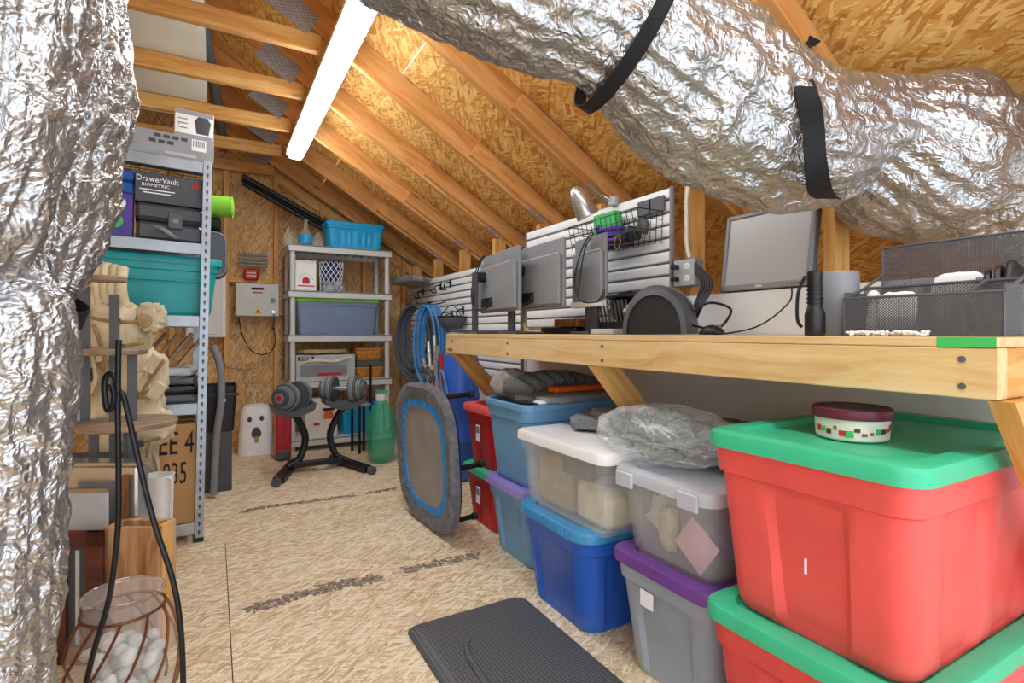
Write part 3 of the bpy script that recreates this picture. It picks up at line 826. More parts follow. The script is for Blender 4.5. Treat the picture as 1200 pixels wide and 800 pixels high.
def slab(name, label, cat, c, d, mat, rot=(0, 0, 0), amp=0.1, seed=1):
    o = MB().ell((0, 0, 0), (d[0] / 2, d[1] / 2, d[2] / 2), 28, 12, amp, 6, seed, e=0.45).build(name, mat, None, c, [R(a) for a in rot]); return tag(o, label, cat)
slab('folded_sheet', 'grey folded sheet draped across the rim of the blue tote', 'sheet', (1.47, 1.935, 0.730), (0.50, 0.13, 0.04), 'mid_grey', (0, 0, 2), 0.12, 4)
slab('white_paper', 'folded white paper lying at the rim of the blue tote', 'paper', (1.27, 1.915, 0.722), (0.15, 0.06, 0.015), 'white_plastic', (0, 0, 4), 0.1, 6)
tbox('orange_box', 'flat orange box lying on the heaped blankets', 'box', (1.50, 1.985, 0.752), (0.36, 0.07, 0.024), 'orange', 3)
slab('pillow', 'light grey knitted pillow on the white-lidded tote', 'pillow', (1.32, 1.66, 0.672), (0.20, 0.16, 0.06), 'grey_knit', (0, 0, 30), 0.2, 2)
slab('pillow', 'grey pillow tucked between the plastic bag and the white lid', 'pillow', (1.34, 1.56, 0.685), (0.16, 0.2, 0.085), 'grey_knit', (0, 0, -10), 0.2, 5)
slab('striped_cloth', 'grey striped cloth heaped behind the plastic bag', 'cloth', (1.50, 1.12, 0.665), (0.34, 0.40, 0.10), 'grey_knit', (0, 0, 5), 0.25, 7)
bag = thing('plastic_bag', 'knotted clear plastic bag of greenery lying on the totes', 'plastic bag', (1.27, 1.24, 0.62))
def crumple(c, r, seed, amp=0.14):
    mb = MB(); n, k = 72, 40; rings = []
    for i in range(k + 1):
        th = math.pi * (i + .02) / (k + .04) - math.pi / 2; rg = []
        for j in range(n):
            ph = 2 * math.pi * j / n
            d = Vector((math.cos(th) * math.cos(ph), math.cos(th) * math.sin(ph), math.sin(th)))
            w = noise.noise_vector(d * 2 + Vector((seed,) * 3)) * .5
            h = 1 - 2 * abs(noise.noise(d * 3.2 + w + Vector((seed,) * 3))); h2 = 1 - 2 * abs(noise.noise(d * 8 + w * 2 + Vector((seed,) * 3)))
            q = 1 + amp * (h + .45 * h2 - .5)
            rg.append((c[0] + d.x * r[0] * q, c[1] + d.y * r[1] * q, c[2] + d.z * r[2] * q))
        rings.append(rg)
    return mb.loft(rings)
crumple((0, 0, 0.075), (0.17, 0.25, 0.085), 3.0).build('bag_film', 'clear_bag', bag, sharp=0)
random.seed(5)
gm = MB()
for k in range(420):
    d = Vector((random.gauss(0, .055), random.gauss(0, .085), random.gauss(0.07, .026)))
    a = Vector((random.gauss(0, 1), random.gauss(0, 1), random.gauss(0, .6))).normalized() * 0.03
    gm.bar(d - a, d + a, 0.004, 0.002)
go = gm.build('greenery', 'greenery', bag, sharp=0); go['kind'] = 'stuff'
for k in range(9):
    a = R(40 * k + 10); MB().tube(spline([(-0.13, -0.05, 0.10), (-0.12 + 0.02 * math.cos(a), -0.05 + 0.03 * math.sin(a), 0.12), (-0.10 + 0.05 * math.cos(a), -0.05 + 0.09 * math.sin(a), 0.11 + 0.02 * math.sin(a))], 5), [0.004] * 10 + [0.002], 6).build('gathered_fold', 'clear_bag', bag)

# ================================================================ MAT AND TRAMPOLINE
mat = thing('rubber_mat', 'dark grey diamond-textured anti-fatigue mat on the floor by the totes', 'mat', (0.805, 1.05, 0))
mb = MB(); rs = []
for w_, h_ in ((0.0, 0.0), (0.006, 0.003), (-0.004, 0.010), (-0.03, 0.018)):
    rs.append([(x, y, h_) for x, y in rr(0.455 + w_ * 2, 1.42 + w_ * 2, 0.045, 6)])
mb.loft(rs); mb.build('pad', 'mat_texture', mat)
MB().tube(spline([(-0.13, -0.6, 0.018), (-0.13, 0.2, 0.018), (-0.115, 0.45, 0.018), (-0.07, 0.53, 0.017)], 6), [0.012] * 12 + [0.012, 0.011, 0.010, 0.008, 0.006, 0.004, 0.003], 10).build('raised_ridge', 'mat_texture', mat)

tr = thing('trampoline', 'folded mini trampoline with blue inner ring standing on its edge', 'trampoline', (0.985, 2.65, 0.0), rz=4)
tr.rotation_euler = (0, R(-3), R(3))
# outline in the local y/z plane
def oct_(ry, rz, e=0.62, n=64, x=0.0, dz=0.0):
    out = []
    for j in range(n):
        a = 2 * math.pi * j / n; c, s_ = math.cos(a), math.sin(a)
        out.append((x, math.copysign(abs(c) ** e, c) * ry, 0.378 + dz + math.copysign(abs(s_) ** e, s_) * rz))
    return out
random.seed(2)
def pleat(ry, rz, x, amp):
    o = oct_(ry, rz, n=160, x=x); return [(p[0] + amp * (1 if j % 2 else -1), p[1], p[2]) for j, p in enumerate(o)]
MB().loft([oct_(.372, .375, x=0.02, n=160), pleat(.372, .375, -0.005, .0), pleat(.355, .358, -0.020, .002), pleat(.315, .318, -0.020, .0035), pleat(.285, .288, -0.008, .002), oct_(.285, .288, x=0.004, n=160), oct_(.33, .33, x=0.03, n=160)], closed=True).build('rim_pad', 'trampoline_pad', tr)
MB().loft([oct_(.288, .291, x=-0.009), oct_(.250, .253, x=-0.012), oct_(.250, .253, x=-0.002), oct_(.288, .291, x=-0.001)], closed=True).build('edge_binding', 'trampoline_blue', tr)
for k in range(26):
    a = 2 * math.pi * k / 26; c, s_ = math.cos(a), math.sin(a); e = .62
    p = Vector((-0.013, math.copysign(abs(c) ** e, c) * .270, .378 + math.copysign(abs(s_) ** e, s_) * .273))
    MB().box(p, (0.006, 0.016, 0.020), 0.002).build('tab', 'trampoline_blue', tr)
MB().loft([oct_(.255, .258, x=-0.006), oct_(.255, .258, x=-0.002)]).build('jumping_mat', 'trampoline_mat', tr)
MB().tube([(0.02, p[1], p[2]) for p in oct_(.355, .358)], 0.014, 8, closed=True).build('steel_rim', 'black_metal', tr)
for yy, zz in ((-0.22, 0.70), (0.22, 0.66), (-0.30, 0.36), (-0.20, 0.07), (0.2, 0.07), (0.30, .36)):
    lg = MB().cyl((0.02, yy, zz), (0.17, yy, zz), 0.013, 10).build('leg', 'black_metal', tr)
    MB().cyl((0.165, yy, zz), (0.19, yy, zz), 0.018, 12).build('rubber_foot', 'rubber', lg)

# ================================================================ FAR END: GREY PLASTIC SHELVING
SX0, SX1, SY0, SY1 = 0.555, 1.445, 4.83, 5.27
sh = thing('plastic_shelving', 'light grey plastic shelving unit with five shelves by the gable wall', 'shelving', (SX0, SY0, 0))
SW, SD = SX1 - SX0, SY1 - SY0
SZ = [0.10, 0.60, 1.00, 1.38, 1.775]
slotm = None
for z in SZ:
    s_ = MB().box((SW / 2, SD / 2, z - 0.006), (SW, SD, 0.012), 0.002).build('shelf', 'shelf_grey', sh)
    MB().box((SW / 2, 0.006, z - 0.029), (SW, 0.012, 0.058), 0.003).build('lip', 'shelf_grey', s_)
    MB().box((SW / 2, SD - 0.006, z - 0.029), (SW, 0.012, 0.058), 0.003).build('lip', 'shelf_grey', s_)
    for xx in (0.006, SW - 0.006): MB().box((xx, SD / 2, z - 0.029), (0.012, SD - 0.03, 0.058), 0.003).build('lip', 'shelf_grey', s_)
    rb = MB()
    for k in range(12): rb.box((0.04 + k * (SW - 0.08) / 11, SD / 2, z - 0.020), (0.008, SD - 0.03, 0.016))
    rb.build('rib', 'shelf_grey', s_)['kind'] = 'stuff'
for xx in (0.035, SW - 0.035):
    for yy in (0.035, SD - 0.035):
        for a, b in zip([0.0] + SZ[:-1], [SZ[0] - 0.012] + [q - 0.013 for q in SZ[1:]]):
            MB().cyl((xx, yy, a), (xx, yy, b), 0.022, 14).build('post', 'shelf_grey', sh)

# top shelf
g = 'glass bottles on the top shelf'
def bottle(x, y, z, prof, label, mat='clear_glass', band=None):
    t = thing('glass_bottle', label, 'bottle', (x, y, z + 0.001), 0, g)
    inner = [(max(r - 0.004, 0.002), zz) for r, zz in prof[::-1]]
    MB().lathe(prof, 20).build('glass', 'clear_jar', t)
    top = prof[-1]; MB().lathe([(top[0] + .003, top[1] - .012), (top[0] + .003, top[1] + .002)], 14).build('neck_ring', 'clear_glass', t)
    if band: MB().lathe([(band[0], band[1]), (band[0], band[2])], 20, cap=False).build('label_band', 'bright_blue', t)
zt = SZ[-1]
def shx(px, Y=4.95): return atY(px, 280, Y).x
bottle(shx(337), 4.93, zt, [(0.034, 0), (0.036, .01), (0.036, .085), (0.014, .12), (0.012, .16), (0.014, .165)], 'narrow clear glass bottle at the shelf end')
bottle(shx(346), 5.05, zt, [(0.034, 0), (0.036, .01), (0.036, .06), (0.03, .10), (0.028, .13)], 'short clear glass jar behind the bottles')
bottle(shx(358), 4.93, zt, [(0.05, 0), (0.055, .02), (0.055, .10), (0.02, .16), (0.014, .23), (0.018, .235)], 'tall clear decanter with blue band', band=(.0565, .02, .10))
bottle(shx(372), 4.93, zt, [(0.04, 0), (0.055, .03), (0.052, .07), (0.018, .11), (0.016, .14)], 'squat round clear bottle beside the bright blue tote')
tote('storage_tote', 'bright blue lidded tote on the top grey shelf', shx(380), shx(449), 4.86, 5.15, zt + .001, 0.225, 'bright_blue', 'bright_blue', taper=0.9, style='ribs', lidtop=False, r=.03)
# second shelf
z2 = SZ[3] + .001
fb = thing('flour_bag', 'white paper bag with red barn print on the grey shelf', 'paper bag', (shx(358, 4.93), 4.95, z2))
MB().box((0, 0, .125), (0.185, .10, .25), .012).build('bag', 'white_plastic', fb); MB().box((0, 0, .262), (0.185, .03, .024), .004).build('folded_top', 'white_plastic', fb)
mb = MB(); mb.prism([(-.03, -.0515, .065), (.03, -.0515, .065), (.03, -.0515, .105), (0, -.0515, .128), (-.03, -.0515, .105)], (0, -.001, 0)); mb.build('barn_print', 'print_red', fb)
for k in range(9):
    a = R(20 * k + 10); MB().box((math.cos(a) * .055, -.0518, .10 + math.sin(a) * .05), (.012, .001, .003), 0, (0, -math.degrees(a) + 90, 0)).build('print_ray', 'mid_grey', fb)
MB().box((0, -.0518, .045), (.14, .001, .010)).build('print_line', 'print_red', fb)
bk = thing('waste_bin', 'navy and white lattice-print fabric bin on the grey shelf', 'bin', (shx(389, 4.95), 4.98, z2))
MB().lathe([(0.085, 0), (.09, .01), (.10, .27), (.098, .275), (.09, .27), (.08, .02)], 28).build('bin', 'blue_print_fabric', bk)
for k in range(14):
    for s_ in (-1, 1):
        pts = [((.0935 + .011 * f) * math.cos(2 * math.pi * (k / 14 + s_ * f * .28)), (.0935 + .011 * f) * math.sin(2 * math.pi * (k / 14 + s_ * f * .28)), .01 + .26 * f) for f in [i / 10 for i in range(11)]]
        MB().tube(pts, .003, 5).build('lattice_stripe', 'print_white', bk)
o = tbox('patterned_box', 'small black and white patterned box in front of the lattice bin', 'box', (shx(390, 4.9), 4.868, z2), (.20, .055, .085), 'cream')
o.data.materials[0] = plain('bw_pattern', '#a8a8aa', .6, 0, .45, 25)
# third shelf: translucent tote, lime lid
tt = tote('storage_tote', 'translucent grey-blue tote with lime green lid on the grey shelf', shx(345, 4.86), shx(446, 4.86), 4.86, 5.22, SZ[2] + .001, 0.315, 'smoky_tote', 'lime', taper=0.92, style='none', r=.03)
MB().box((.02, -.158, .21), (.11, .002, .075)).build('sticker', 'print_white', tt)
MB().box((.02, -.1595, .21), (.06, .002, .045)).build('sticker_print', 'print_teal', tt)
# fourth shelf
z4 = SZ[1] + .001
rb = thing('tool_box_carton', 'white and red power tool carton marked RYOBI on the grey shelf', 'box', (shx(382, 4.9), 5.02, z4), 0)
MB().box((0, 0, .11), (.50, .28, .225), .003).build('carton', 'light_grey', rb)
MB().box((-.02, -.1412, .085), (.40, .001, .10)).build('printed_picture', 'mid_grey', rb)
MB().box((.03, -.142, .05), (.20, .001, .025)).build('red_stripe', 'print_red', rb)
MB().box((-.17, -.142, .192), (.13, .001, .034)).build('logo_plate', 'print_black', rb)
text('RYOBI', .036, 'print_white', rb, (-.17, -.1432, .192), (90, 0, 0), 'logo', sx=.95)
slab('folded_mat', 'brown folded cloth mat on the power tool carton', 'mat', (shx(380, 4.9), 5.0, z4 + .252), (.44, .26, .045), 'tan_dark', (0, 0, 0), .1, 3)
o = MB().tube(spline([atY(347, 426, 4.9), atY(370, 422, 4.87), atY(392, 423, 4.87), atY(411, 418, 4.88), atY(410, 424, 4.9), atY(390, 428, 4.9)], 6), .008, 8, sx=2).build('folded_strap', 'tan_canvas'); tag(o, 'beige strap folded on top of the brown mat', 'strap')
def basket(label, x, y, z, w, d, h):
    t = thing('wicker_basket', label, 'basket', (x, y, z), 0, 'wicker baskets on the grey shelf')
    for k in range(5):
        f = k / 4; MB().tube([(px_, py_, h * (f * .84 + .08)) for px_, py_ in rr(w * (.82 + .18 * f), d * (.82 + .18 * f), .03, 4, 3)], h * .115, 7, closed=True).build('woven_course', 'wicker', t)
    MB().box((0, 0, h * .05), (w * .8, d * .8, h * .08), .004).build('base', 'wicker', t)
basket('wicker basket on top of another on the grey shelf', shx(432, 4.95), 5.0, z4 + .165, .25, .22, .11)
basket('wicker basket under another on the grey shelf', shx(432, 4.95), 5.0, z4, .25, .22, .10)
tbox('dark_tray', 'dark tray between the two wicker baskets', 'tray', (shx(432, 4.95), 5.0, z4 + .105), (.25, .22, .055), 'dark_grey')
# bottom shelf
zb = SZ[0] + .001
sb = thing('sander_carton', 'cream carton with orange sander picture on the bottom shelf', 'box', (shx(376, 4.88), 4.97, zb))
MB().box((0, 0, .17), (.27, .24, .34), .003).build('carton', 'cream', sb)
MB().lathe([(.0, 0), (.04, 0), (.045, .03), (.03, .07), (.02, .075)], 16).build('printed_motor', 'orange', sb, (.06, -.1208, .16)).scale = (1, .02, 1)
MB().box((.06, -.122, .245), (.10, .001, .022)).build('printed_handle', 'print_black', sb)
MB().box((-.04, -.122, .12), (.05, .001, .02)).build('printed_badge', 'print_red', sb)
tote('storage_basket', 'bright blue open plastic basket on the bottom grey shelf', shx(399, 4.88), shx(440, 4.88), 4.87, 5.15, zb, .24, 'bright_blue', None, taper=.85, style='ribs', r=.02, cat='basket')
tbox('red_carton', 'low red carton behind the blue basket', 'box', (shx(425, 5.1), 5.20, zb), (.16, .06, .30), 'deep_red')
tbox('blue_carton', 'flat blue carton lying in the blue basket', 'box', (shx(430, 5.0), 5.0, zb + .245), (.15, .18, .05), 'blue_plastic')

# ================================================================ DUMBBELLS, GHOST, DEMIJOHN
DY = 4.12
st = thing('dumbbell_stand', 'black steel dumbbell stand with two cradles in front of the grey shelf', 'stand', (0.70, DY, 0))
cl = atY(343, 478, DY); cr = atY(402, 470, DY)
for nm, c in (('l', cl), ('r', cr)):
    x = c.x - 0.70
    tray = MB(); tray.loft([[(x + a * .15, b * .10, c.z + .045 * abs(a) ** 2 - .02 + (.012 if b else 0)) for a in (-1, -.6, -.2, .2, .6, 1)] + [(x + a * .14, b * .09, c.z + .045 * abs(a) ** 2 - .055) for a in (1, .6, .2, -.2, -.6, -1)] for b in (-1, -.4, .4, 1)])
    tray.build('cradle', 'dark_grey', st)
    s_ = -1 if nm == 'l' else 1
    MB().tube(spline([(x, 0, c.z - .05), (x - .03 * s_, .02, .40), (x - .09 * s_, .03, .25), (x - .05 * s_, .02, .10), (x + .03 * s_, 0, .05)], 7), .026, 10, sx=.8).build('post', 'black_metal', st)
    MB().box((x + .045 * s_, -.02, .028), (.075, .50, .045), .008, (0, 0, 18 * s_)).build('foot_bar', 'black_metal', st)
    for yy in (-.27, .23): MB().cyl((x + .045 * s_ + .31 * yy * -s_, yy - .02, .028), (x + .045 * s_ + .38 * yy * -s_, yy * 1.12 - .02, .028), .029, 12).build('end_cap', 'dark_grey', st)
MB().bar((cl.x - .70, 0, .06), (cr.x - .70, 0, .06), .05, .04, .006).build('cross_bar', 'black_metal', st)
def dumbbell(label, c, ang):
    t = thing('dumbbell', label, 'dumbbell', (c.x, c.y, c.z), ang, 'adjustable dumbbells')
    MB().cyl((-.08, 0, 0), (.08, 0, 0), .019, 14).build('handle', 'silver', t)
    for s_ in (-1, 1):
        for k in range(6):
            r_ = .104 - .008 * abs(k - 1.5)
            a = s_ * (.062 + .015 * k); MB().cyl((a - .006, 0, 0), (a + .006, 0, 0), r_, 26).build('weight_plate', 'mid_grey' if k % 3 else 'dark_grey', t)
        a = s_ * .155; d = MB().cyl((a - .01, 0, 0), (a + .012, 0, 0), .062, 22).build('dial', 'dark_grey', t)
        MB().cyl((a + s_ * .012, 0, 0), (a + s_ * .016, 0, 0), .036, 18).build('dial_ring', 'mid_grey', d)
        MB().cyl((a + s_ * .016, 0, 0), (a + s_ * .018, 0, 0), .020, 18).build('dial_mark', 'print_red', d)
dumbbell('adjustable grey dumbbell on the cradle nearer the ghost pail', cl + Vector((0.0, 0, .09)), 52)
dumbbell('adjustable grey dumbbell on the cradle nearer the green glass bottle', cr + Vector((0, 0, .095)), -30)

gp = atZ(301, 533); gh = thing('ghost_lantern', 'white ghost-face lantern pail with cut-out eyes and mouth', 'lantern', (gp.x, gp.y + .10, 0), -5)
def grr(sc, z, k=0): return [(x, y, z) for x, y in rr(.275 * sc, .22 * sc, .07 * sc, 5)]
MB().loft([grr(.98, 0), grr(1, .02), grr(.93, .18), grr(.82, .36), grr(.68, .40), grr(.4, .415)]).build('shell', 'white_plastic', gh)
for (cx, cz, rx, rz_, nm) in ((-.045, .285, .021, .036, 'eye'), (.045, .29, .021, .036, 'eye'), (.005, .15, .042, .085, 'mouth')):
    yo = -.110 + .042 * (cz / .40) * .36
    MB(Matrix.Translation((cx, -.1045 + .0185 * cz / .3 - .004, cz)) @ Matrix.Rotation(R(4), 4, 'X')).ell((0, 0, 0), (rx, .006, rz_), 18, 8).build(nm, 'box_dark', gh)
MB().box((.008, -.105, .13), (.035, .008, .05), .006).build('mouth_inset', 'tan_dark', gh)  # plain tan block set in the mouth opening
MB().tube(spline([(-.02, 0, .41), (-.03, 0, .48), (0, 0, .53), (.03, 0, .48), (.03, 0, .41)], 6), .006, 8).build('hanger', 'tan_canvas', gh)
MB().tube(spline([(.0, -.01, .415), (-.012, -.012, .46), (0.0, -.01, .53)], 6), .005, 8).build('twine', 'cream', gh)

dp = atZ(450, 543); dj = thing('glass_demijohn', 'tall green glass bottle with cream collar on the floor', 'bottle', (dp.x, dp.y + .08, 0.001))
MB().lathe([(.05, .0), (.085, .01), (.10, .05), (.118, .16), (.122, .25), (.105, .36), (.062, .45), (.038, .49), (.036, .53)], 28).build('glass', 'green_glass', dj)
MB().lathe([(.040, .465), (.042, .47), (.042, .535), (.040, .54)], 22).build('collar', 'cream', dj)
MB().lathe([(.034, .54), (.050, .542), (.050, .56), (.046, .565)], 22).build('rim', 'green_glass', dj)

# red case behind the stand
rp = atZ(331, 540); rc = thing('red_case', 'upright red plastic case beside the ghost lantern', 'case', (rp.x + .01, rp.y + .08, 0))
MB().box((0, 0, .20), (.115, .16, .39), .012).build('body', 'deep_red', rc); MB().box((0, -.085, .05), (.10, .02, .07), .005).build('latch', 'dark_grey', rc)
MB().box((0, -.082, .25), (.012, .006, .22), .002).build('rib', 'deep_red', rc)
# slim black stand with little wooden top
sp_ = atZ(422, 532); ss_ = thing('side_stand', 'slim black metal stand with a small wooden top', 'stand', (sp_.x, sp_.y + .02, 0))
for dx, dy in ((0, 0), (.06, .10), (-.03, .14)): MB().cyl((dx, dy, 0), (dx, dy, .40), .012, 8).build('leg', 'black_metal', ss_)
MB().box((.01, .07, .41), (.16, .2, .016), .003).build('top', 'weathered_wood', ss_)
q = atY(434, 427, sp_.y + .15); o = MB().cyl((q.x, q.y, 0), (q.x, q.y, q.z), .013, 10).build('metal_pole', 'black_metal'); tag(o, 'upright black metal pole in front of the wicker baskets', 'pole')

# ================================================================ GABLE WALL FITTINGS
WY = GABLE - 0.0905
def wbox(px0, py0, px1, py1, Y): a, b = atY(px0, py0, Y), atY(px1, py1, Y); return a.x, b.x, b.z, a.z
x0, x1, z0, z1 = wbox(276, 331, 327, 371, WY - .10)
lb = thing('metal_cabinet', 'light grey metal wall cabinet with lock and yellow warning triangle', 'cabinet', ((x0 + x1) / 2, WY - .101, (z0 + z1) / 2))
w_, h_ = x1 - x0, z1 - z0
MB().box((0, .05, 0), (w_, .10, h_), .004).build('body', 'cream', lb); dr = MB().box((0, -.006, 0), (w_ - .01, .010, h_ - .01), .002).build('door', 'shelf_grey', lb)
MB().cyl((w_ * .35, -.010, 0), (w_ * .35, -.02, 0), .022, 16).build('lock', 'mid_grey', dr); MB().cyl((w_ * .36, -.010, -h_ * .36), (w_ * .36, -.025, -h_ * .36), .014, 14).build('key', 'silver', dr)
MB().prism([(-.033, -.0125, -h_ * .42), (.033, -.0125, -h_ * .42), (0, -.0125, -h_ * .42 + .055)], (0, -.001, 0)).build('warning_triangle', 'print_yellow', dr)
MB().prism([(-.010, -.0140, -h_ * .42 + .008), (.010, -.0140, -h_ * .42 + .008), (0, -.0140, -h_ * .42 + .036)], (0, -.001, 0)).build('warning_mark', 'print_black', dr)
MB().box((0, -.012, h_ * .34), (.10, .002, .020)).build('maker_plate', 'print_black', dr); MB().box((0, -.012, h_ * .22), (.08, .002, .012)).build('red_print', 'print_red', dr)
for k in range(2):
    MB().tube(spline([(w_ * .37, -.02, -h_ * .42), (w_ * .39 - .01 * k, -.02, -h_ * .42 - .08), (w_ * .38 - .02 * k, -.02, -h_ * .42 - .15)], 5), .004, 6).build('key_cord', 'box_dark', lb)
a = atY(294, 322, WY); o = MB().box((0, 0, 0), (.12, .05, .105), .015).build('red_pouch', 'deep_red', None, (a.x, WY - .028, a.z)); tag(o, 'small red first-aid pouch above the metal cabinet', 'pouch')
for i in range(2):
    MB().box((0, -.026, .012 - .024 * i), (.075, .002, .006)).build('white_print', 'print_white', o)
gs = 'grey bars hung on the gable wall'
for k in range(4):
    a = atY(297, 299 + 4.2 * k, WY); o = MB().box((0, 0, 0), (.24 - .01 * (k % 2), .02, .022), .004).build('metal_bar', 'mid_grey', None, (a.x, WY - .012, a.z)); tag(o, ('top', 'second', 'third', 'bottom')[k] + ' grey metal bar of the four stacked above the red pouch', 'bar', gs)
o = MB().tube(spline([atY(280, 372, WY - .02), atY(284, 392, WY - .03), atY(296, 412, WY - .02), atY(314, 414, WY - .02), atY(323, 400, WY - .02), atY(319, 380, WY - .02)], 7), .005, 7).build('cable', 'black_plastic'); tag(o, 'black cable drooping below the metal wall cabinet', 'cable')
o = MB().tube(spline([atY(258, 428, WY - .02), atY(285, 433, WY - .02), atY(307, 428, WY - .02), atY(318, 410, WY - .02), atY(312, 404, WY - .02)], 7), .004, 7).build('cable', 'mid_grey'); tag(o, 'thin grey cable looped across the gable wall studs', 'cable')

# ================================================================ LEFT: STEEL SHELVING
SO = Vector((-0.044, 2.995, 0.0)); SROT = (0, R(1.2), R(5))
SM = Matrix.Translation(SO) @ Euler(SROT).to_matrix().to_4x4()
def SL(x, y, z): return SM @ Vector((x, y, z))
su = thing('steel_shelving', 'grey slotted-steel shelving unit with wire decks beside the foil ducts', 'shelving', SO, rot=SROT)
UW, UD, UH = 0.90, 0.42, 1.86
LV = [0.095, 0.675, 1.10, 1.452, 1.852]
for xx, sx in ((0, -1), (-UW, 1)):
    for yy, sy in ((0, 1), (UD, -1)):
        z0 = 0.0 if xx == 0 else -0.018
        po = MB(); po.box((xx + sx * 0.0175, yy + sy * 0.0015, (UH + z0) / 2), (0.037, 0.003, UH - z0)); po.box((xx + sx * 0.0015, yy + sy * 0.0185, (UH + z0) / 2), (0.003, 0.034, UH - z0))
        p_ = po.build('post', 'steel', su)
        sl = MB()
        for k in range(44):
            z = 0.05 + k * 0.0415
            if yy == 0: sl.box((xx + sx * 0.018, yy - 0.0006, z), (0.010, 0.0014, 0.014)); sl.box((xx + sx * 0.018, yy - 0.0006, z - 0.010), (0.005, 0.0014, 0.010))
            sl.box((xx - sx * 0.0006, yy + sy * 0.018, z), (0.0014, 0.010, 0.014))
        so = sl.build('keyhole_slots', 'box_dark', p_, sharp=0); so['kind'] = 'stuff'
        MB().box((xx + sx * 0.018, yy + sy * 0.018, z0 + 0.011), (0.042, 0.042, 0.022), .003).build('foot_cap', 'black_plastic', p_)
for z in LV:
    s_ = MB().box((-UW / 2, 0.006, z - 0.027), (UW - 0.075, 0.010, 0.054), .002).build('shelf_beam', 'steel', su)
    MB().box((-UW / 2, UD - 0.006, z - 0.027), (UW - 0.075, 0.010, 0.054), .002).build('shelf_beam', 'steel', su)
    for xx in (-0.012, -UW + 0.012): MB().box((xx, UD / 2, z - 0.022), (0.008, UD - 0.08, 0.044), .002).build('side_beam', 'steel', su)
    wd = MB()
    for k in range(14): x = -0.05 - k * (UW - 0.1) / 13; wd.box((x, UD / 2, z - 0.004), (0.003, UD - 0.03, 0.003))
    for k in range(8): y = 0.03 + k * (UD - 0.06) / 7; wd.box((-UW / 2, y, z - 0.007), (UW - 0.05, 0.003, 0.003))
    wd.build('wire_deck', 'black_metal', su, sharp=0)['kind'] = 'stuff'
def sthing(name, label, cat, x, y, z, group=None): return thing(name, label, cat, SL(x, y, z), rot=SROT, group=group)

lbx = sthing('long_carton', 'long grey printed carton on top of the steel shelving', 'box', -0.29, 0.172, LV[4] + .010)
MB().box((0, 0, .058), (0.60, .26, .116), .002).build('carton', 'box_grey', lbx)
MB().prism([(-.28, -.1312, .012), (-.05, -.1312, .012), (-.02, -.1312, .042), (-.28, -.1312, .042)], (0, -.001, 0)).build('teal_banner', 'print_teal', lbx)
text('BEAM PLUS', .026, 'print_white', lbx, (-.15, -.1330, .027), (90, 0, 0), 'banner_lettering', sx=1.25)
MB().box((.235, -.1312, .078), (.062, .001, .056)).build('barcode_label', 'print_white', lbx)
for k in range(8): MB().box((.212 + k * .0065, -.1322, .085), (.0026, .001, .030)).build('barcode_bar', 'print_black', lbx)
for k in range(7):
    MB().box((.065 + (k % 4) * .036 - (.02 if k > 3 else 0), -.1312, .094 - .028 * (k // 4)), (.026, .001, .016)).build('printed_icon', 'box_dark', lbx)
MB().lathe([(0, 0), (.055, 0), (.055, .001)], 24).build('printed_seal', 'light_grey', lbx, (-.20, -.1310, .062), (R(90), 0, 0)).scale = (1, .8, 1)
MB().box((.16, -.1312, .020), (.13, .001, .014)).build('printed_panel', 'light_grey', lbx)
sbx = sthing('pump_carton', 'small white carton with a black pump picture on the long grey carton', 'box', -0.075, 0.13, LV[4] + .128)
MB().box((0, 0, .065), (.165, .15, .13), .002).build('carton', 'white_plastic', sbx)
MB().box((0, -.0756, .118), (.16, .001, .020)).build('grey_header', 'box_grey', sbx); MB().box((0, -.0756, .008), (.16, .001, .012)).build('grey_footer', 'box_grey', sbx)
MB().lathe([(.0, 0), (.026, 0), (.034, .055), (.036, .06), (.02, .085), (0, .085)], 18).build('pump_picture', 'box_dark', sbx, (.035, -.0752, .022)).scale = (1, .03, 1)
for k in range(3): MB().box((-.05, -.0758, .085 - .022 * k), (.04, .001, .005)).build('printed_line', 'mid_grey', sbx)
MB().box((-.066, -.0760, .055), (.008, .001, .008)).build('yellow_dot', 'print_yellow', sbx)

# second level
cs_ = sthing('hard_case', 'dark slate hard plastic case with wide latch', 'case', -0.165, .17, LV[3] + .001)
MB().box((0, 0, .045), (.27, .26, .088), .015).build('bottom_shell', 'box_dark', cs_); MB().box((0, 0, .135), (.28, .27, .082), .018).build('top_shell', 'box_dark', cs_)
lt = MB().box((.02, -.140, .10), (.06, .012, .075), .004).build('latch', 'dark_grey', cs_); MB().box((.02, -.147, .10), (.024, .004, .024), .002).build('latch_button', 'mid_grey', lt)
MB().tube(spline([(-.06, -.135, .06), (-.03, -.165, .05), (.0, -.16, .03), (.02, -.137, .02)], 5), .010, 8).build('handle', 'mid_grey', cs_)
vb = sthing('safe_carton', 'dark carton marked DrawerVault BIOMETRIC on the hard case', 'box', -0.165, .17, LV[3] + .180)
MB().box((0, 0, .070), (.285, .26, .140), .002).build('carton', 'box_dark', vb)
text('DrawerVault', .038, 'print_white', vb, (-.055, -.1315, .108), (90, 0, 0), 'title_lettering', sx=.85)
text('BIOMETRIC', .020, 'print_white', vb, (-.062, -.1315, .080), (90, 0, 0), 'title_lettering', sx=1.1)
for k in range(2): MB().box((-.055, -.1308, .058 - .014 * k), (.14 - .03 * k, .001, .005)).build('printed_line', 'print_white', vb)
MB().box((.10, -.1308, .105), (.026, .001, .024)).build('red_logo', 'print_red', vb)
pb = sthing('candy_carton', 'purple carton with white 277 roundel beside the hard case', 'box', -0.42, .16, LV[3] + .001)
MB().box((0, 0, .103), (.215, .22, .205), .002).build('carton', 'purple_box', pb)
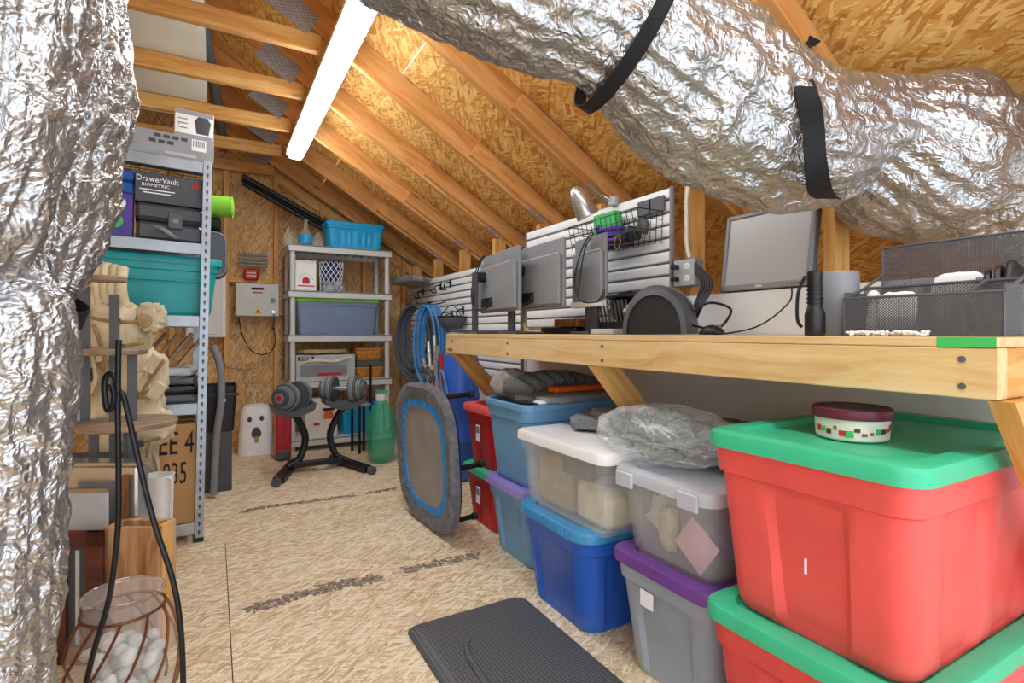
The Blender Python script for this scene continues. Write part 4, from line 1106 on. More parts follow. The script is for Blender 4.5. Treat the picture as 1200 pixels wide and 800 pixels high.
MB().lathe([(0, 0), (.036, 0), (.036, .001)], 24).build('white_roundel', 'print_white', pb, (.045, -.1102, .160), (R(90), 0, 0)).scale = (1, .8, 1)
text('277', .042, 'print_black', pb, (.045, -.1122, .163), (90, 0, 0), 'number', sx=.9)
MB().box((.045, -.1106, .133), (.06, .001, .012)).build('green_strip', 'print_green', pb)
MB().lathe([(0, 0), (.032, 0), (.032, .001)], 24).build('green_dot', 'print_green', pb, (.04, -.1102, .075), (R(90), 0, 0))
MB().box((-.055, -.1106, .165), (.07, .001, .020)).build('tan_word', 'cardboard', pb); MB().box((-.04, -.1106, .055), (.05, .001, .05)).build('dark_print', 'print_black', pb)
for k in range(2):
    bc = sthing('blue_case', 'translucent blue plastic case stacked on another on the purple carton' if k else 'translucent blue plastic case lying directly on the purple carton', 'case', -0.41, .15, LV[3] + .209 + .058 * k, 'blue cases on the purple carton')
    MB().box((0, 0, .027), (.20, .20, .054), .008).build('shell', 'blue_case', bc)
    for xx in (-.05, .05): MB().box((xx, -.102, .027), (.028, .008, .036), .003).build('latch', 'blue_plastic', bc)
    MB().box((0, -.1015, .027), (.06, .004, .026), .002).build('label_window', 'grey_plastic', bc)
# third level: teal tote pokes out past the post
tl = tote('storage_tote', 'teal tote poking out past the post of the steel shelving', -.305, .305, -.165, .165, 0, .275, 'teal', 'teal', taper=.9, style='none', lidtop=False, r=.04)
tl.location = SL(-.245, .21, LV[2] + .001); tl.rotation_euler = SROT
MB().box((-.01, -.155, .17), (.48, .008, .012), .003).build('moulded_ledge', 'teal', tl)
# fourth level: leaning boards, black bags, folded dark clothes
g = 'boards leaning on the steel shelf'
for k in range(4):
    b_ = MB().box((0, 0, 0), (.34, .10, .016), .002).build('leaning_board', 'weathered_wood' if k % 2 else 'striped_wood', None)
    m_ = SM @ Matrix.Translation((-.10 - .055 * k, .12 + .05 * k, LV[1] + .20)) @ Matrix.Rotation(R(-55), 4, 'Y'); b_.matrix_world = m_
    tag(b_, 'striped brown board leaning on the steel shelf under the teal tote' if k % 2 == 0 else 'grey weathered board leaning on the steel shelf under the teal tote', 'board', g)
def lump(name, label, cat, x, y, z, r, mat, seed, amp=.25, e=.7):
    o = MB().ell((0, 0, r[2]), r, 32, 18, amp, 6, seed, e=e).build(name, mat, None, SL(x, y, z), SROT); return tag(o, label, cat)
lump('black_bag', 'crumpled black bag on the steel shelf under the teal tote', 'bag', -.42, .11, LV[1] + .002, (.11, .09, .14), 'black_plastic', 2)
for k in range(4):
    lump('folded_garment', ('dark grey folded garment at the bottom of the pile on the steel shelf', 'black folded garment second in the pile on the steel shelf', 'slate folded garment third in the pile on the steel shelf', 'light grey folded garment topping the pile on the steel shelf')[k], 'garment', -.165 - .01 * k, .16, LV[1] + .002 + .042 * k, (.155, .15, .023), ('dark_grey', 'black_plastic', 'box_dark', 'light_grey')[k], 3 + k, .12, .4)
# bottom level
cb = sthing('moving_carton', 'brown cardboard carton marked TREE 4 and 72835 on the bottom shelf', 'box', -.215, .20, LV[0] + .001)
MB().box((0, 0, .24), (.36, .36, .48), .002).build('carton', 'cardboard', cb)
text('TREE 4', .155, 'print_black', cb, (.045, -.1815, .385), (90, 0, 0), 'lettering', sx=.54)
text('72835', .150, 'print_black', cb, (.058, -.1815, .240), (90, 0, 0), 'lettering', sx=.46)
MB().box((.05, .02, .488), (.26, .30, .004), 0, (0, -4, 0)).build('top_flap', 'cardboard', cb)

# beside and behind the post
fo = SL(.02, .52, 1.752); fr_ = thing('foam_roller', 'lime green ribbed foam roller poking out beside the steel post', 'foam roller', fo, rot=(0, 0, R(-8)))
mb = MB(); pr = []
for k in range(26): pr.append((-.28 + k * .0165, .062 if k % 2 else .058))
mb.loft([[(x, r_ * math.cos(2 * math.pi * j / 24), r_ * math.sin(2 * math.pi * j / 24)) for j in range(24)] for x, r_ in pr]); mb.build('foam', 'lime', fr_)
MB().cyl((.13, 0, 0), (.136, 0, 0), .045, 20).build('end_face', 'lime', fr_)
q = SL(.02, .52, 1.643); o = MB().tube([(-.2, 0, 0), (.07, 0, 0), (.072, 0, 0), (.072, 0, 0), (.02, 0, 0)], [.045, .045, .04, .022, .020], 20).build('black_roller', 'black_plastic', None, q, (0, 0, R(-8))); tag(o, 'hollow black roller under the lime green foam roller', 'roller')
q = SL(.00, .52, 1.335); sc_ = thing('soft_case', 'dark grey rounded soft case hanging beside the steel post', 'case', q, rot=(0, 0, R(3)))
MB().loft([[(x, y, z) for x, z in [(a, b + .13) for a, b in rr(.25, .26, .05, 5)]] for y in (-.06, .06)]).build('shell', 'dark_grey', sc_)
MB().tube([(a, -.061, b + .13) for a, b in rr(.24, .25, .05, 5)], .005, 6, closed=True).build('zip', 'mid_grey', sc_)
MB().tube([(a, 0, b + .13) for a, b in rr(.252, .262, .05, 5)], .006, 6, closed=True).build('piping', 'black_plastic', sc_)
q = SL(.02, .48, .88); wp = thing('breaker_panel', 'white metal panel behind the steel shelving post', 'panel', (q.x, GABLE - .165, q.z))
a = atY(248, 318, GABLE - .17); b = atY(265, 395, GABLE - .17)
wp.location = ((b.x - .15), GABLE - .17, b.z); MB().box((0, .03, (a.z - b.z) / 2), (.30, .07, a.z - b.z), .006).build('body', 'white_plastic', wp); MB().box((-.01, -.008, (a.z - b.z) / 2), (.26, .006, a.z - b.z - .05), .003).build('door', 'white_panel', wp)
a = atY(262, 500, 4.0); bb = thing('black_crate', 'black plastic crate behind the steel shelving post', 'crate', (-.06, 4.0, .22))
a = atY(249, 451, 4.0); b = atY(277, 500, 4.0)
bb.location = (b.x - .18, 4.0, b.z)
hh = a.z - b.z; MB().loft([[(x, y, z) for x, y in rr(.36 * s_, .30 * s_, .02, 3)] for s_, z in ((.9, 0), (1, hh), (.95, hh), (.86, .01))]).build('body', 'black_plastic', bb); MB().box((0, -.155, hh * .82), (.38, .012, .02), .003).build('rim', 'black_plastic', bb)
MB().box((.10, -.152, hh * .70), (.03, .004, .02)).build('sticker', 'print_white', bb)
tbox('crate_stool', 'low dark box supporting the black crate behind the shelving', 'box', (bb.location.x, 4.0, 0), (.30, .26, b.z - .001), 'box_dark')
o = MB().tube(spline([atY(249, 405, 3.75), atY(258, 430, 3.75), atY(259, 470, 3.75), atY(254, 510, 3.75), Vector((atY(250, 540, 3.75).x, 3.75, .022))], 8), .022, 12).build('vacuum_hose', 'mid_grey'); tag(o, 'grey corrugated vacuum hose hanging beside the black crate', 'hose')
q = atZ(252, 533); cc = thing('cable_coil', 'coil of dark cable lying on the floor behind the steel post', 'cable', (q.x - .05, q.y + .05, 0))
for k in range(4): MB().tube([(.085 * math.cos(i * .3142) + .008 * k, .085 * math.sin(i * .3142), .010 + .018 * k) for i in range(20)], .009, 8, closed=True).build('loop', 'box_dark', cc)

# ================================================================ LEFT FOREGROUND
# tan rucksack hanging in front of the shelving
rk = thing('rucksack', 'tan canvas military rucksack with ribbed back and hanging straps', 'rucksack', atD(150, 560, 2.26), rot=(0, 0, R(-18)))
rk.location.z = 0.0
def rp(px, py): d = atD(px, py, 2.26) - rk.location; return Euler((0, 0, R(18))).to_matrix() @ d
def rlump(px, py, rx, ry, rz, mat, seed, nm, amp=.22, e=.7): p = rp(px, py); MB().ell(p, (rx, ry, rz), 26, 16, amp, 7, seed, e=e).build(nm, mat, rk)
for k in range(5):
    a, b = rp(108 + 9 * k, 306 + 2 * k), rp(112 + 9 * k, 365); MB().tube(spline([a, (a + b) / 2 + Vector((0, -.03, 0)), b], 6), .022, 10).build('padded_rib', 'tan_canvas', rk)
rlump(140, 395, .115, .09, .14, 'tan_canvas', 1, 'main_pocket'); rlump(168, 440, .085, .08, .11, 'tan_canvas', 2, 'side_pouch'); rlump(160, 478, .10, .08, .10, 'tan_canvas', 3, 'lower_pouch'); rlump(178, 372, .05, .05, .06, 'tan_canvas', 6, 'top_pouch')
rlump(178, 500, .08, .07, .075, 'tan_canvas', 4, 'bottom_pouch'); rlump(130, 490, .07, .07, .24, 'tan_canvas', 8, 'frame_sheet')
MB().ell(rp(176, 376) + Vector((0, -.05, 0)), (.030, .012, .030), 16, 8).build('toggle', 'tan_dark', rk)
for k, (p0, p1, p2) in enumerate((((118, 395), (128, 440), (118, 462)), ((125, 380), (138, 420), (146, 470)), ((188, 425), (176, 450), (150, 470)), ((205, 420), (190, 440), (180, 455)))):
    a, b, c = (rp(*q) + Vector((0, -.10, 0)) for q in (p0, p1, p2)); MB().tube(spline([a, b, c], 6), .016, 8, sx=.35).build('webbing_strap', 'tan_dark' if k % 2 else 'tan_canvas', rk)
for k, (px_, py_, an) in enumerate(((192, 425, 35), (180, 445, -20), (196, 455, 30))):
    MB(Matrix.Translation(rp(px_, py_) + Vector((.0, -.10, 0)))).box((0, 0, 0), (.05, .012, .075), .003, (0, an, 0)).build('strap_end', 'tan_canvas', rk)
for k, (p0, p1) in enumerate((((122, 372), (176, 378)), ((126, 408), (182, 400)), ((140, 455), (196, 462)), ((150, 512), (200, 508)))):
    a, b = rp(*p0) + Vector((0, -.115, 0)), rp(*p1) + Vector((0, -.095, 0)); MB().tube(spline([a, (a + b) / 2 + Vector((0, -.015, -.008)), b], 6), .011, 8, sx=.4).build('compression_strap', 'tan_dark', rk)
    MB().box((a + b) / 2 + Vector((.02, -.028, -.008)), (.035, .014, .028), .004).build('buckle', 'dark_grey', rk)
random.seed(9)
tsl = MB()
for k in range(60):
    a = rp(178 + random.uniform(-10, 8), 515) + Vector((0, random.uniform(-.06, .02), 0)); b = rp(180 + random.uniform(-14, 16), random.uniform(560, 590)) + Vector((0, random.uniform(-.06, .02), 0)); tsl.tube(spline([a, (a + b) / 2 + Vector((random.uniform(-.02, .02), 0, 0)), b], 3), .003, 4)
tsl.build('tassel_cords', 'tan_canvas', rk)['kind'] = 'stuff'

# black cloth-covered board behind the stand
o = MB().box((0, 0, .28), (.52, .02, .56), .004).build('black_board', 'box_dark', None, (-.52, 2.60, 0.0), (0, 0, R(-18))); tag(o, 'dark panel leaning behind the tiered plant stand', 'panel')

# tiered plant stand: round wooden tiers on flat dark uprights
ps = thing('tiered_stand', 'tiered plant stand with round wooden shelves on flat dark bars', 'stand', atZ(150, 800, 0.0))
PT = 1.88; base = atD(147, 495, PT); ps.location = (base.x, base.y, 0)
def pl(px, py, t=PT): return atD(px, py, t) - Vector(ps.location)
def disc(px, py, r_, t=PT):
    c = pl(px, py, t); MB().lathe([(r_ - .004, -.010), (r_, -.006), (r_, .006), (r_ - .004, .010)], 40, c).build('tier', 'weathered_wood', ps); return c
c1 = disc(147, 496, .160); c2 = disc(124, 412, .125); c3 = disc(126, 327, .058)
for px_, y0_, y1_ in ((100, 335, 493), (155, 415, 545), (134, 345, 550)):
    a, b = pl(px_, y0_), pl(px_, y1_); MB().bar(a, b, .030, .006, .001, up=(0, 1, 0)).build('upright', 'dark_grey', ps)
for px_ in (110, 150):
    a = pl(px_, 500); MB().bar(a, (a.x, a.y, 0.0), .030, .006, .001, up=(0, 1, 0)).build('leg', 'dark_grey', ps)

# wrought-iron hanger: looped top, two long legs
ih = thing('iron_hanger', 'tall black wrought-iron hanger with a looped top and splayed legs', 'hanger', atZ(150, 900, 0)); IT = 1.30
ib = atD(150, 700, IT); ih.location = (ib.x, ib.y, 0)
def ip(px, py, t=IT): return atD(px, py, t) - Vector(ih.location)
def flo(p): return Vector((p.x, p.y, 0.006))
MB().tube(spline([ip(139, 398), ip(138, 470), ip(139, 560), ip(138, 620), ip(128, 700), ip(108, 770), flo(ip(85, 860))], 8), .0065, 10).build('leg', 'black_metal', ih)
MB().tube(spline([ip(138, 470), ip(140, 461), ip(146, 468), ip(160, 530), ip(180, 610), ip(205, 690), ip(214, 770), flo(ip(214, 880))], 8), .0065, 10).build('leg', 'black_metal', ih)
MB().tube(spline([ip(139, 470), ip(137, 448), ip(130, 437), ip(123, 445), ip(123, 465), ip(126, 480), ip(132, 476), ip(134, 462), ip(130, 450)], 7), .007, 10).build('loop', 'black_metal', ih)

# glass jar of stones in a copper cage
jr = thing('glass_jar', 'wide glass jar of pale stones in a slanting copper-wire cage', 'jar', (-.215, 1.80, 0.001))
JP = [(.095, 0.0), (.115, .006), (.128, .05), (.130, .14), (.112, .215), (.094, .255), (.090, .262), (.090, .298), (.096, .303)]
MB().lathe(JP, 48).build('glass', 'clear_jar', jr)
MB().tube([(.093 * math.cos(2 * math.pi * i / 48), .093 * math.sin(2 * math.pi * i / 48), .302) for i in range(48)], .005, 8, closed=True).build('rim', 'clear_glass', jr)
MB().tube([(.096 * math.cos(2 * math.pi * i / 48), .096 * math.sin(2 * math.pi * i / 48), .258) for i in range(48)], .004, 8, closed=True).build('cage_ring', 'copper', jr)
def jrad(z):
    for (r0, z0), (r1, z1) in zip(JP, JP[1:]):
        if z0 <= z <= z1: return r0 + (r1 - r0) * (z - z0) / max(1e-6, z1 - z0)
    return .1
for k in range(10):
    pts = []
    for i in range(16):
        f = i / 15; z = .004 + f * .254; a = 2 * math.pi * k / 10 + f * 1.0; pts.append(((jrad(z) + .004) * math.cos(a), (jrad(z) + .004) * math.sin(a), z))
    MB().tube(pts, .0038, 7).build('cage_wire', 'copper', jr)
random.seed(21)
spots = []
for k in range(4000):
    if len(spots) >= 34: break
    z = .03 + .14 * random.random(); rr_ = random.uniform(.016, .03); a = random.uniform(0, 6.283); r_ = random.uniform(0, .098 - rr_ * .4); p = Vector((r_ * math.cos(a), r_ * math.sin(a), z))
    if all((p - q).length > (rr_ + w) * .86 for q, w in spots): spots.append((p, rr_))
for k, (p, w) in enumerate(spots):
    o = MB().ell((0, 0, 0), (w * random.uniform(1, 1.25), w, w * .8), 14, 9, .2, 4, k).build('pebble', 'pebble', None, Vector(jr.location) + p, (random.random(), random.random(), random.random() * 6)); tag(o, 'smooth pale pebble inside the glass jar', 'pebble', 'pebbles in the glass jar')

# things stacked along the left wall behind the jar
def board(name, label, cat, pxa, pya, pxb, t, mat, th=.02, z0=0.0, yaw=-18):
    a, b = atD(pxa, pya, t), atD(pxb, pya, t); w = (b - a).length; c = (a + b) / 2
    o = MB().box((0, 0, (a.z - z0) / 2), (a.z - z0, w, th), .002)
    me = MB(Matrix.Rotation(0, 4, 'X'))
    t_ = thing(name, label, cat, (c.x, c.y, z0), rot=(0, 0, math.atan2((b - a).y, (b - a).x)))
    return t_, w, a.z - z0
t_, w, h = board('wood_crate', 'open pine crate with streaky grain standing behind the glass jar', 'crate', 123, 617, 188, 1.66, 'striped_wood')
def vplank(parent, c, w, th, h, mat, nm='side_board'):
    o = MB().box((0, 0, 0), (h, w, th), .002).build(nm, mat, parent); o.matrix_local = frame((0, 0, 1), (0, -1, 0), (c[0], c[1], c[2] + h / 2)); return o
vplank(t_, (0, 0, 0), w, .018, h, 'striped_wood'); vplank(t_, (0, .07, 0), w, .018, h, 'striped_wood')
for s_ in (-1, 1):
    o = MB().box((0, 0, 0), (h, .05, .014), .002).build('end_board', 'pine', t_); o.matrix_local = frame((0, 0, 1), (1, 0, 0), (s_ * (w / 2 - .008), .035, h / 2))
MB().box((0, .035, .008), (w - .04, .05, .012)).build('bottom_board', 'pine', t_)
t_, w, h = board('picture_frame', 'dark red-brown wooden frame standing beside the pine crate', 'picture frame', 60, 622, 121, 1.63, 'dark_red_wood')
for (cx, cz, ww, hh) in ((0, h - .025, w, .05), (0, .025, w, .05), (-w / 2 + .025, h / 2, .05, h), (w / 2 - .025, h / 2, .05, h)): MB().box((cx, 0, cz), (ww, .02, hh), .003).build('rail', 'dark_red_wood', t_)
MB().box((0, .006, h / 2), (w - .08, .006, h - .08)).build('mat_board', 'box_dark', t_); MB().box((0, .001, h / 2), (w - .15, .004, h - .12)).build('picture', 'light_grey', t_)
t_, w, h = board('metal_cooler', 'silver brushed-metal box with a raised lip under the plant stand', 'box', 70, 546, 160, 1.75, 'silver')
MB().box((0, .03, h / 2), (w, .06, h), .006).build('body', 'silver', t_); MB().box((0, .03, h + .006), (w + .01, .07, .012), .003).build('lid', 'silver', t_)
vplank(t_, (w * .36, -.012, .02), .035, .010, h - .05, 'brown_board', 'wood_strip'); MB().box((-.03, -.004, h - .10), (.12, .006, .03), .002).build('name_plate', 'mid_grey', t_)
t_, w, h = board('sheet_metal', 'flat dull grey panel propped against the silver metal box', 'panel', 62, 572, 127, 1.70, 'light_grey')
MB().box((0, 0, h / 2), (w, .008, h), .002).build('sheet', 'light_grey', t_); MB().box((0, -.001, h - .006), (w, .012, .012), .002).build('edge_strip', 'weathered_wood', t_)
t_, w, h = board('white_tray', 'white plastic bin with a white wire handle beside the moving carton', 'bin', 160, 560, 190, 2.10, 'white_plastic')
MB().loft([[(x, y + .05, z) for x, y in rr(w * s_, .10 * s_, .03, 4)] for s_, z in ((.5, 0), (.8, h * .4), (1, h - .01), (1.04, h), (.98, h), (.9, h * .5), (.5, .01))]).build('body', 'white_plastic', t_)
MB().tube(spline([(w * .5, .02, h - .005), (w * .72, .02, h - .01), (w * .76, .02, h - .06), (w * .70, .02, h - .17), (w * .5, .02, h - .19)], 6), .005, 8).build('handle', 'white_plastic', t_)

# ================================================================ ON THE WORKBENCH
TB = BT + .0008
def edge_thing(name, label, cat, p): return thing(name, label, cat, p)
def monitor_back(label, pa, pb, h, zb, mat='monitor_grey', col=None, strip=False, low=False):
    """pa = far end, pb = near end of the screen seen from behind; the column stands on the aisle side"""
    a, b = Vector((pa[0], pa[1], TB)), Vector((pb[0], pb[1], TB)); w = (b - a).length; c = (a + b) / 2; ang = math.atan2((b - a).y, (b - a).x)
    t = thing('monitor', label, 'monitor', c, rot=(0, 0, ang), group='monitors turned to the wall')
    # local x from far to near, local -y = aisle side? (near is to the right seen from the aisle)
    MB().box((0, .012, zb + h / 2), (w, .018, h), .004).build('screen_housing', mat, t)
    bk_ = MB().box((0, -.006, zb + h * .40), (w * .96, .024, h * .74), .008).build('back_cover', mat, t)
    MB().box((0, -.0188, zb + h * .775), (w * .96, .002, .004)).build('seam', 'light_grey', bk_)
    cx = col if col is not None else 0
    ch = zb + (.02 if low else h * .70); MB().box((cx, -.065 if not low else .0, ch / 2 + .004), (.055 if not low else .10, .022, ch), .004).build('stand_column', 'box_dark', t)
    if not low: MB().cyl((cx + .03, -.018, zb + h * .62), (cx + .03, -.056, zb + h * .62), .028, 16).build('tilt_hinge', 'black_plastic', t)
    MB().box((cx + .01, -.02, .006), (.22 if not low else .16, .16 if not low else .12, .012), .004).build('foot', 'box_dark', t)
    if not low: MB().box((cx + .06, -.0195, zb + .055), (.17, .003, .05)).build('port_recess', 'black_plastic', bk_)
    MB().cyl((cx + .0, -.018, zb + h * .90), (cx + .0, -.020, zb + h * .90), .016, 16).build('logo_disc', 'light_grey', t)
    if strip: MB().box((0, .0, zb + .014), (w, .042, .028), .003).build('white_bezel', 'white_plastic', t)
    for k in range(2):
        MB().tube(spline([(cx + .02 + .03 * k, -.022, zb + h + .002), (cx - .01 + .03 * k, -.05, zb + h * .8), (cx - .03 + .05 * k, -.075, zb + h * .4), (cx + .02, -.08, zb + .03), (cx + .12 + .03 * k, -.05, zb + .02), (cx + .15, -.03, zb + .07)], 6), .0035, 6).build('cable', 'black_plastic', t)
    return t
monitor_back('dark grey monitor seen from behind at the far end of the workbench', (1.335, 2.74), (1.275, 2.20), .315, .115, col=-.17)
monitor_back('dark grey monitor seen from behind beside the one at the bench end', (1.395, 2.45), (1.375, 1.97), .315, .125, col=-.14)
monitor_back('smaller grey monitor seen from behind with a white bottom strip', (1.545, 2.115), (1.515, 1.845), .33, .125, col=.03, strip=True, low=True)

# clutter under and behind the monitors
tbox('black_tray', 'low black tray lying behind the small grey monitor', 'tray', (1.63, 2.30, TB), (.12, .32, .035), 'black_plastic')
tbox('wooden_box', 'small reddish wooden box behind the grey monitors', 'box', (1.60, 2.20, TB + .036), (.10, .20, .04), 'brown_board')
kb = thing('black_crate', 'black slatted plastic crate with rolls on the bench near the slatwall', 'crate', (1.62, 1.82, TB))
MB().box((0, 0, .03), (.18, .22, .05), .004).build('base', 'black_plastic', kb)
for k in range(9): MB().box((-.085, -.10 + .025 * k, .10), (.006, .008, .10), 0, (0, -12, 0)).build('slat', 'dark_grey', kb)
MB().ell((.02, 0, .12), (.085, .10, .075), 24, 14, .15, 6, 2).build('cable_bundle', 'black_plastic', kb)
MB().box((.0, .0, .165), (.20, .24, .012), .003).build('top_rim', 'black_plastic', kb)
tbox('silver_box', 'flat silver device lying at the foot of the black crate', 'device', (1.42, 1.70, TB), (.09, .14, .022), 'light_grey')
# compact welding-style hood
hp = atZ(762, 391.0, TB); hood = thing('welding_hood', 'dark grey rounded hood with black inside standing on the workbench', 'hood', (1.50, 1.50, TB), rot=(0, 0, R(-58)))
rings = []
for wv, rs_ in ((-.10, .78), (-.09, .92), (-.05, 1.0), (.05, 1.0), (.085, 1.0), (.085, .95), (.05, .95), (-.05, .94), (-.085, .80)):
    rg = []
    for j in range(25):
        a = math.pi * j / 24; rg.append((math.cos(a) * .128 * rs_, wv, .002 + math.sin(a) ** .85 * .185 * rs_))
    rings.append(rg)
hd = MB(); n_ = 25
vs_ = [p for r_ in rings for p in r_]; fs_ = [(i * n_ + j, i * n_ + j + 1, (i + 1) * n_ + j + 1, (i + 1) * n_ + j) for i in range(len(rings) - 1) for j in range(n_ - 1)]
hd.add(vs_, fs_)
hd.build('shell', 'dark_grey', hood); bk2 = MB(); bk2.prism([(p[0], -.08, p[2]) for p in rings[0]], (0, .006, 0)); bk2.build('face_plate', 'black_plastic', hood)
MB().loft([[(math.cos(math.pi * j / 24) * r_, y_, .002 + math.sin(math.pi * j / 24) ** .85 * r_ * 1.44) for j in range(25)] + [(math.cos(math.pi * j / 24) * (r_ - .014), y_, .002 + math.sin(math.pi * j / 24) ** .85 * (r_ - .014) * 1.44) for j in range(24, -1, -1)] for r_, y_ in ((.131, .078), (.131, .092))]).build('edge_band', 'mid_grey', hood)
for k in range(4): MB().cyl((-.118 + .006 * k, -.03 + .02 * k, .09 + .014 * k), (-.130 + .006 * k, -.03 + .02 * k, .096 + .014 * k), .009, 10).build('control_knob', 'light_grey', hood)
for k in range(5):
    o = MB().tube(spline([Vector((1.60 + .01 * k, 1.48, TB + .006)), Vector((1.64, 1.46 - .01 * k, TB + .10)), Vector((1.69, 1.46 - .012 * k, TB + .20)), Vector((1.715, 1.515, TB + .25 + .01 * k))], 6), .005, 7).build('power_cord', 'black_plastic'); tag(o, 'black power cord bundled beside the dark hood and outlet', 'cord', 'black cords by the outlet')
o = MB().tube(spline([(1.60, 1.44, TB + .08), (1.64, 1.38, TB + .12), (1.66, 1.30, TB + .09), (1.60, 1.31, TB + .02), (1.55, 1.36, TB + .03), (1.54, 1.42, TB + .05)], 7), .005, 7).build('power_cord', 'black_plastic'); tag(o, 'black power cord arching in a loop above the bench by the mouse', 'cord')

# outlet box and conduit at the knee-wall stud
ob = thing('outlet_box', 'grey metal outlet box with white receptacles on the stud', 'outlet', (1.745, 1.575, 1.215))
MB().box((0, 0, .055), (.055, .115, .115), .006).build('box', 'mid_grey', ob); MB().box((-.029, .0, .055), (.004, .110, .110), .002).build('cover_plate', 'light_grey', ob)
for zz in (.030, .080):
    rc_ = MB().ell((-.032, -.018, zz), (.003, .017, .015), 16, 8).build('receptacle', 'white_plastic', ob)
    for yy in (-.005, .005): MB().box((-.0352, -.018 + yy, zz + .002), (.001, .002, .008)).build('slot', 'print_black', rc_)
    pl_ = MB().box((-.050, .030, zz), (.034, .022, .020), .004).build('plug', 'black_plastic', ob)
o = MB().tube(spline([(1.785, 1.60, zu(1.80) - .04), (1.775, 1.615, 1.60), (1.775, 1.615, 1.50), (1.76, 1.60, 1.40), (1.75, 1.575, 1.333)], 8), .008, 9).build('wire_conduit', 'cream'); tag(o, 'cream electrical cable running up the stud from the outlet box', 'cable')

# flat monitor propped on the white panel
ml, mr = atX(843, 345, 1.735), atX(948, 335, 1.735)
dm = thing('monitor', 'silver-framed flat monitor marked DELL propped on the white panel', 'monitor', (1.752, (ml.y + mr.y) / 2, 1.178), rot=(0, R(9), R(-90)))
dm.rotation_euler = (R(-8), 0, R(-90))
mw = (ml.y - mr.y) + .0; mh = .300
MB().box((0, .010, mh / 2), (mw, .028, mh), .004).build('housing', 'dark_grey', dm)
for (cx, cz, ww, hh) in ((0, mh - .008, mw, .016), (0, .011, mw, .022), (-mw / 2 + .008, mh / 2, .016, mh), (mw / 2 - .008, mh / 2, .016, mh)): MB().box((cx, -.008, cz), (ww, .012, hh), .003).build('bezel', 'monitor_grey', dm)
MB().box((0, -.005, mh / 2 + .003), (mw - .03, .004, mh - .036)).build('screen', 'screen', dm)
text('DELL', .013, 'print_white', dm, (-.01, -.0150, .011), (90, 0, 0), 'logo')
for k in range(5): MB().box((mw * .28 + .014 * k, -.0145, .011), (.008, .002, .005), .001).build('button', 'black_plastic', dm)
o = MB().tube(spline([(1.735, mr.y + .06, 1.175), (1.70, mr.y + .05, 1.12), (1.62, mr.y + .10, 1.045), (1.56, mr.y + .19, TB + .004), (1.54, mr.y + .27, TB + .004)], 8), .0028, 7).build('monitor_cable', 'black_plastic'); tag(o, 'thin black cable hanging from the flat monitor down to the bench', 'cable')
mp_ = atZ(848, 391, TB); ms = thing('computer_mouse', 'small black computer mouse on the workbench', 'mouse', (1.52, 1.27, TB))
MB().ell((0, 0, .0), (.030, .052, .034), 22, 12).build('shell', 'black_plastic', ms)
for v_ in ms.children[0].data.vertices: v_.co.z = max(v_.co.z, 0.0)
MB().cyl((-.003, -.03, .027), (.003, -.03, .027), .008, 12).build('scroll_wheel', 'mid_grey', ms)

# torch, speaker, mesh organiser
fl = thing('flashlight', 'black flashlight standing on its head with a wrist strap', 'flashlight', (1.235, .735, TB))
MB().lathe([(.021, 0), (.022, .003), (.022, .05), (.017, .065), (.0155, .07), (.0155, .125), (.0165, .128), (.0165, .150), (.013, .153)], 24).build('body', 'black_plastic', fl)
for k in range(5): MB().lathe([(.0175, .075 + .010 * k), (.0175, .080 + .010 * k)], 24, cap=False).build('grip_ring', 'black_metal', fl)
MB().tube(spline([(-.018, .012, .14), (-.03, .022, .10), (-.03, .024, .04), (-.022, .018, .02)], 6), .004, 7).build('wrist_strap', 'black_webbing', fl)
o = MB().lathe([(.040, 0), (.043, .004), (.043, .150), (.040, .155), (.034, .155), (.034, .149)], 28).build('mesh_cup', 'mid_grey', None, (1.335, .735, TB)); tag(o, 'dark grey cylinder beside the flashlight on the workbench', 'cylinder')
og = thing('mesh_organizer', 'dark wire-mesh desk organizer with a tall back and open tray', 'desk organizer', (1.275, .405, TB))
OD, OW, OH = .17, .285, .215
def mpanel(name, c, d): return MB().box(c, d).build(name, 'mesh_metal', og)
mpanel('back_panel', (OD, OW / 2, OH / 2), (.003, OW, OH)); mpanel('front_panel', (0, OW / 2, .042), (.003, OW, .084)); mpanel('end_panel', (OD / 2, 0.0, .05), (OD, .003, .10)); mpanel('end_panel', (OD / 2, OW, .05), (OD, .003, .10))
mpanel('middle_panel', (.085, OW / 2, .055), (.003, OW, .11)); mpanel('divider', (.043, .055, .042), (.085, .003, .084)); mpanel('base_panel', (OD / 2, OW / 2, .002), (OD, OW, .003)); mpanel('divider', (.128, .07, .06), (.085, .003, .12))
for pts in ([(OD, 0, 0), (OD, 0, OH), (OD, OW, OH), (OD, OW, 0)], [(0, 0, 0.0), (0, 0, .085), (0, OW, .085), (0, OW, 0.0)], [(.085, 0, .112), (.085, OW, .112)], [(0, 0, .085), (.085, 0, .112), (OD, 0, .15)], [(0, OW, .085), (.085, OW, .112), (OD, OW, .15)], [(0, .055, .085), (.085, .055, .112)]):
    MB().tube(pts, .0035, 7).build('frame_wire', 'dark_grey', og)
slab('paper_packet', 'white paper packet standing in the mesh organizer tray', 'packet', (1.315, .60, TB + .055), (.015, .075, .085), 'white_plastic', (0, 12, 0), .08, 3)
slab('paper_packet', 'wide white envelope behind the packet in the mesh organizer', 'packet', (1.395, .52, TB + .075), (.012, .10, .125), 'white_plastic', (0, 8, 0), .06, 5)
for k in range(3): slab('black_pouch', ('black folded pouch leaning in the mesh organizer corner', 'slim black glasses case in the mesh organizer corner', 'black wallet beside the glasses case in the mesh organizer')[k], 'pouch', (1.405, .432 + .020 * k, TB + .105 - .008 * k), (.07, .014, .09), 'black_plastic', (0, 20, 8 * k), .05, 7 + k)
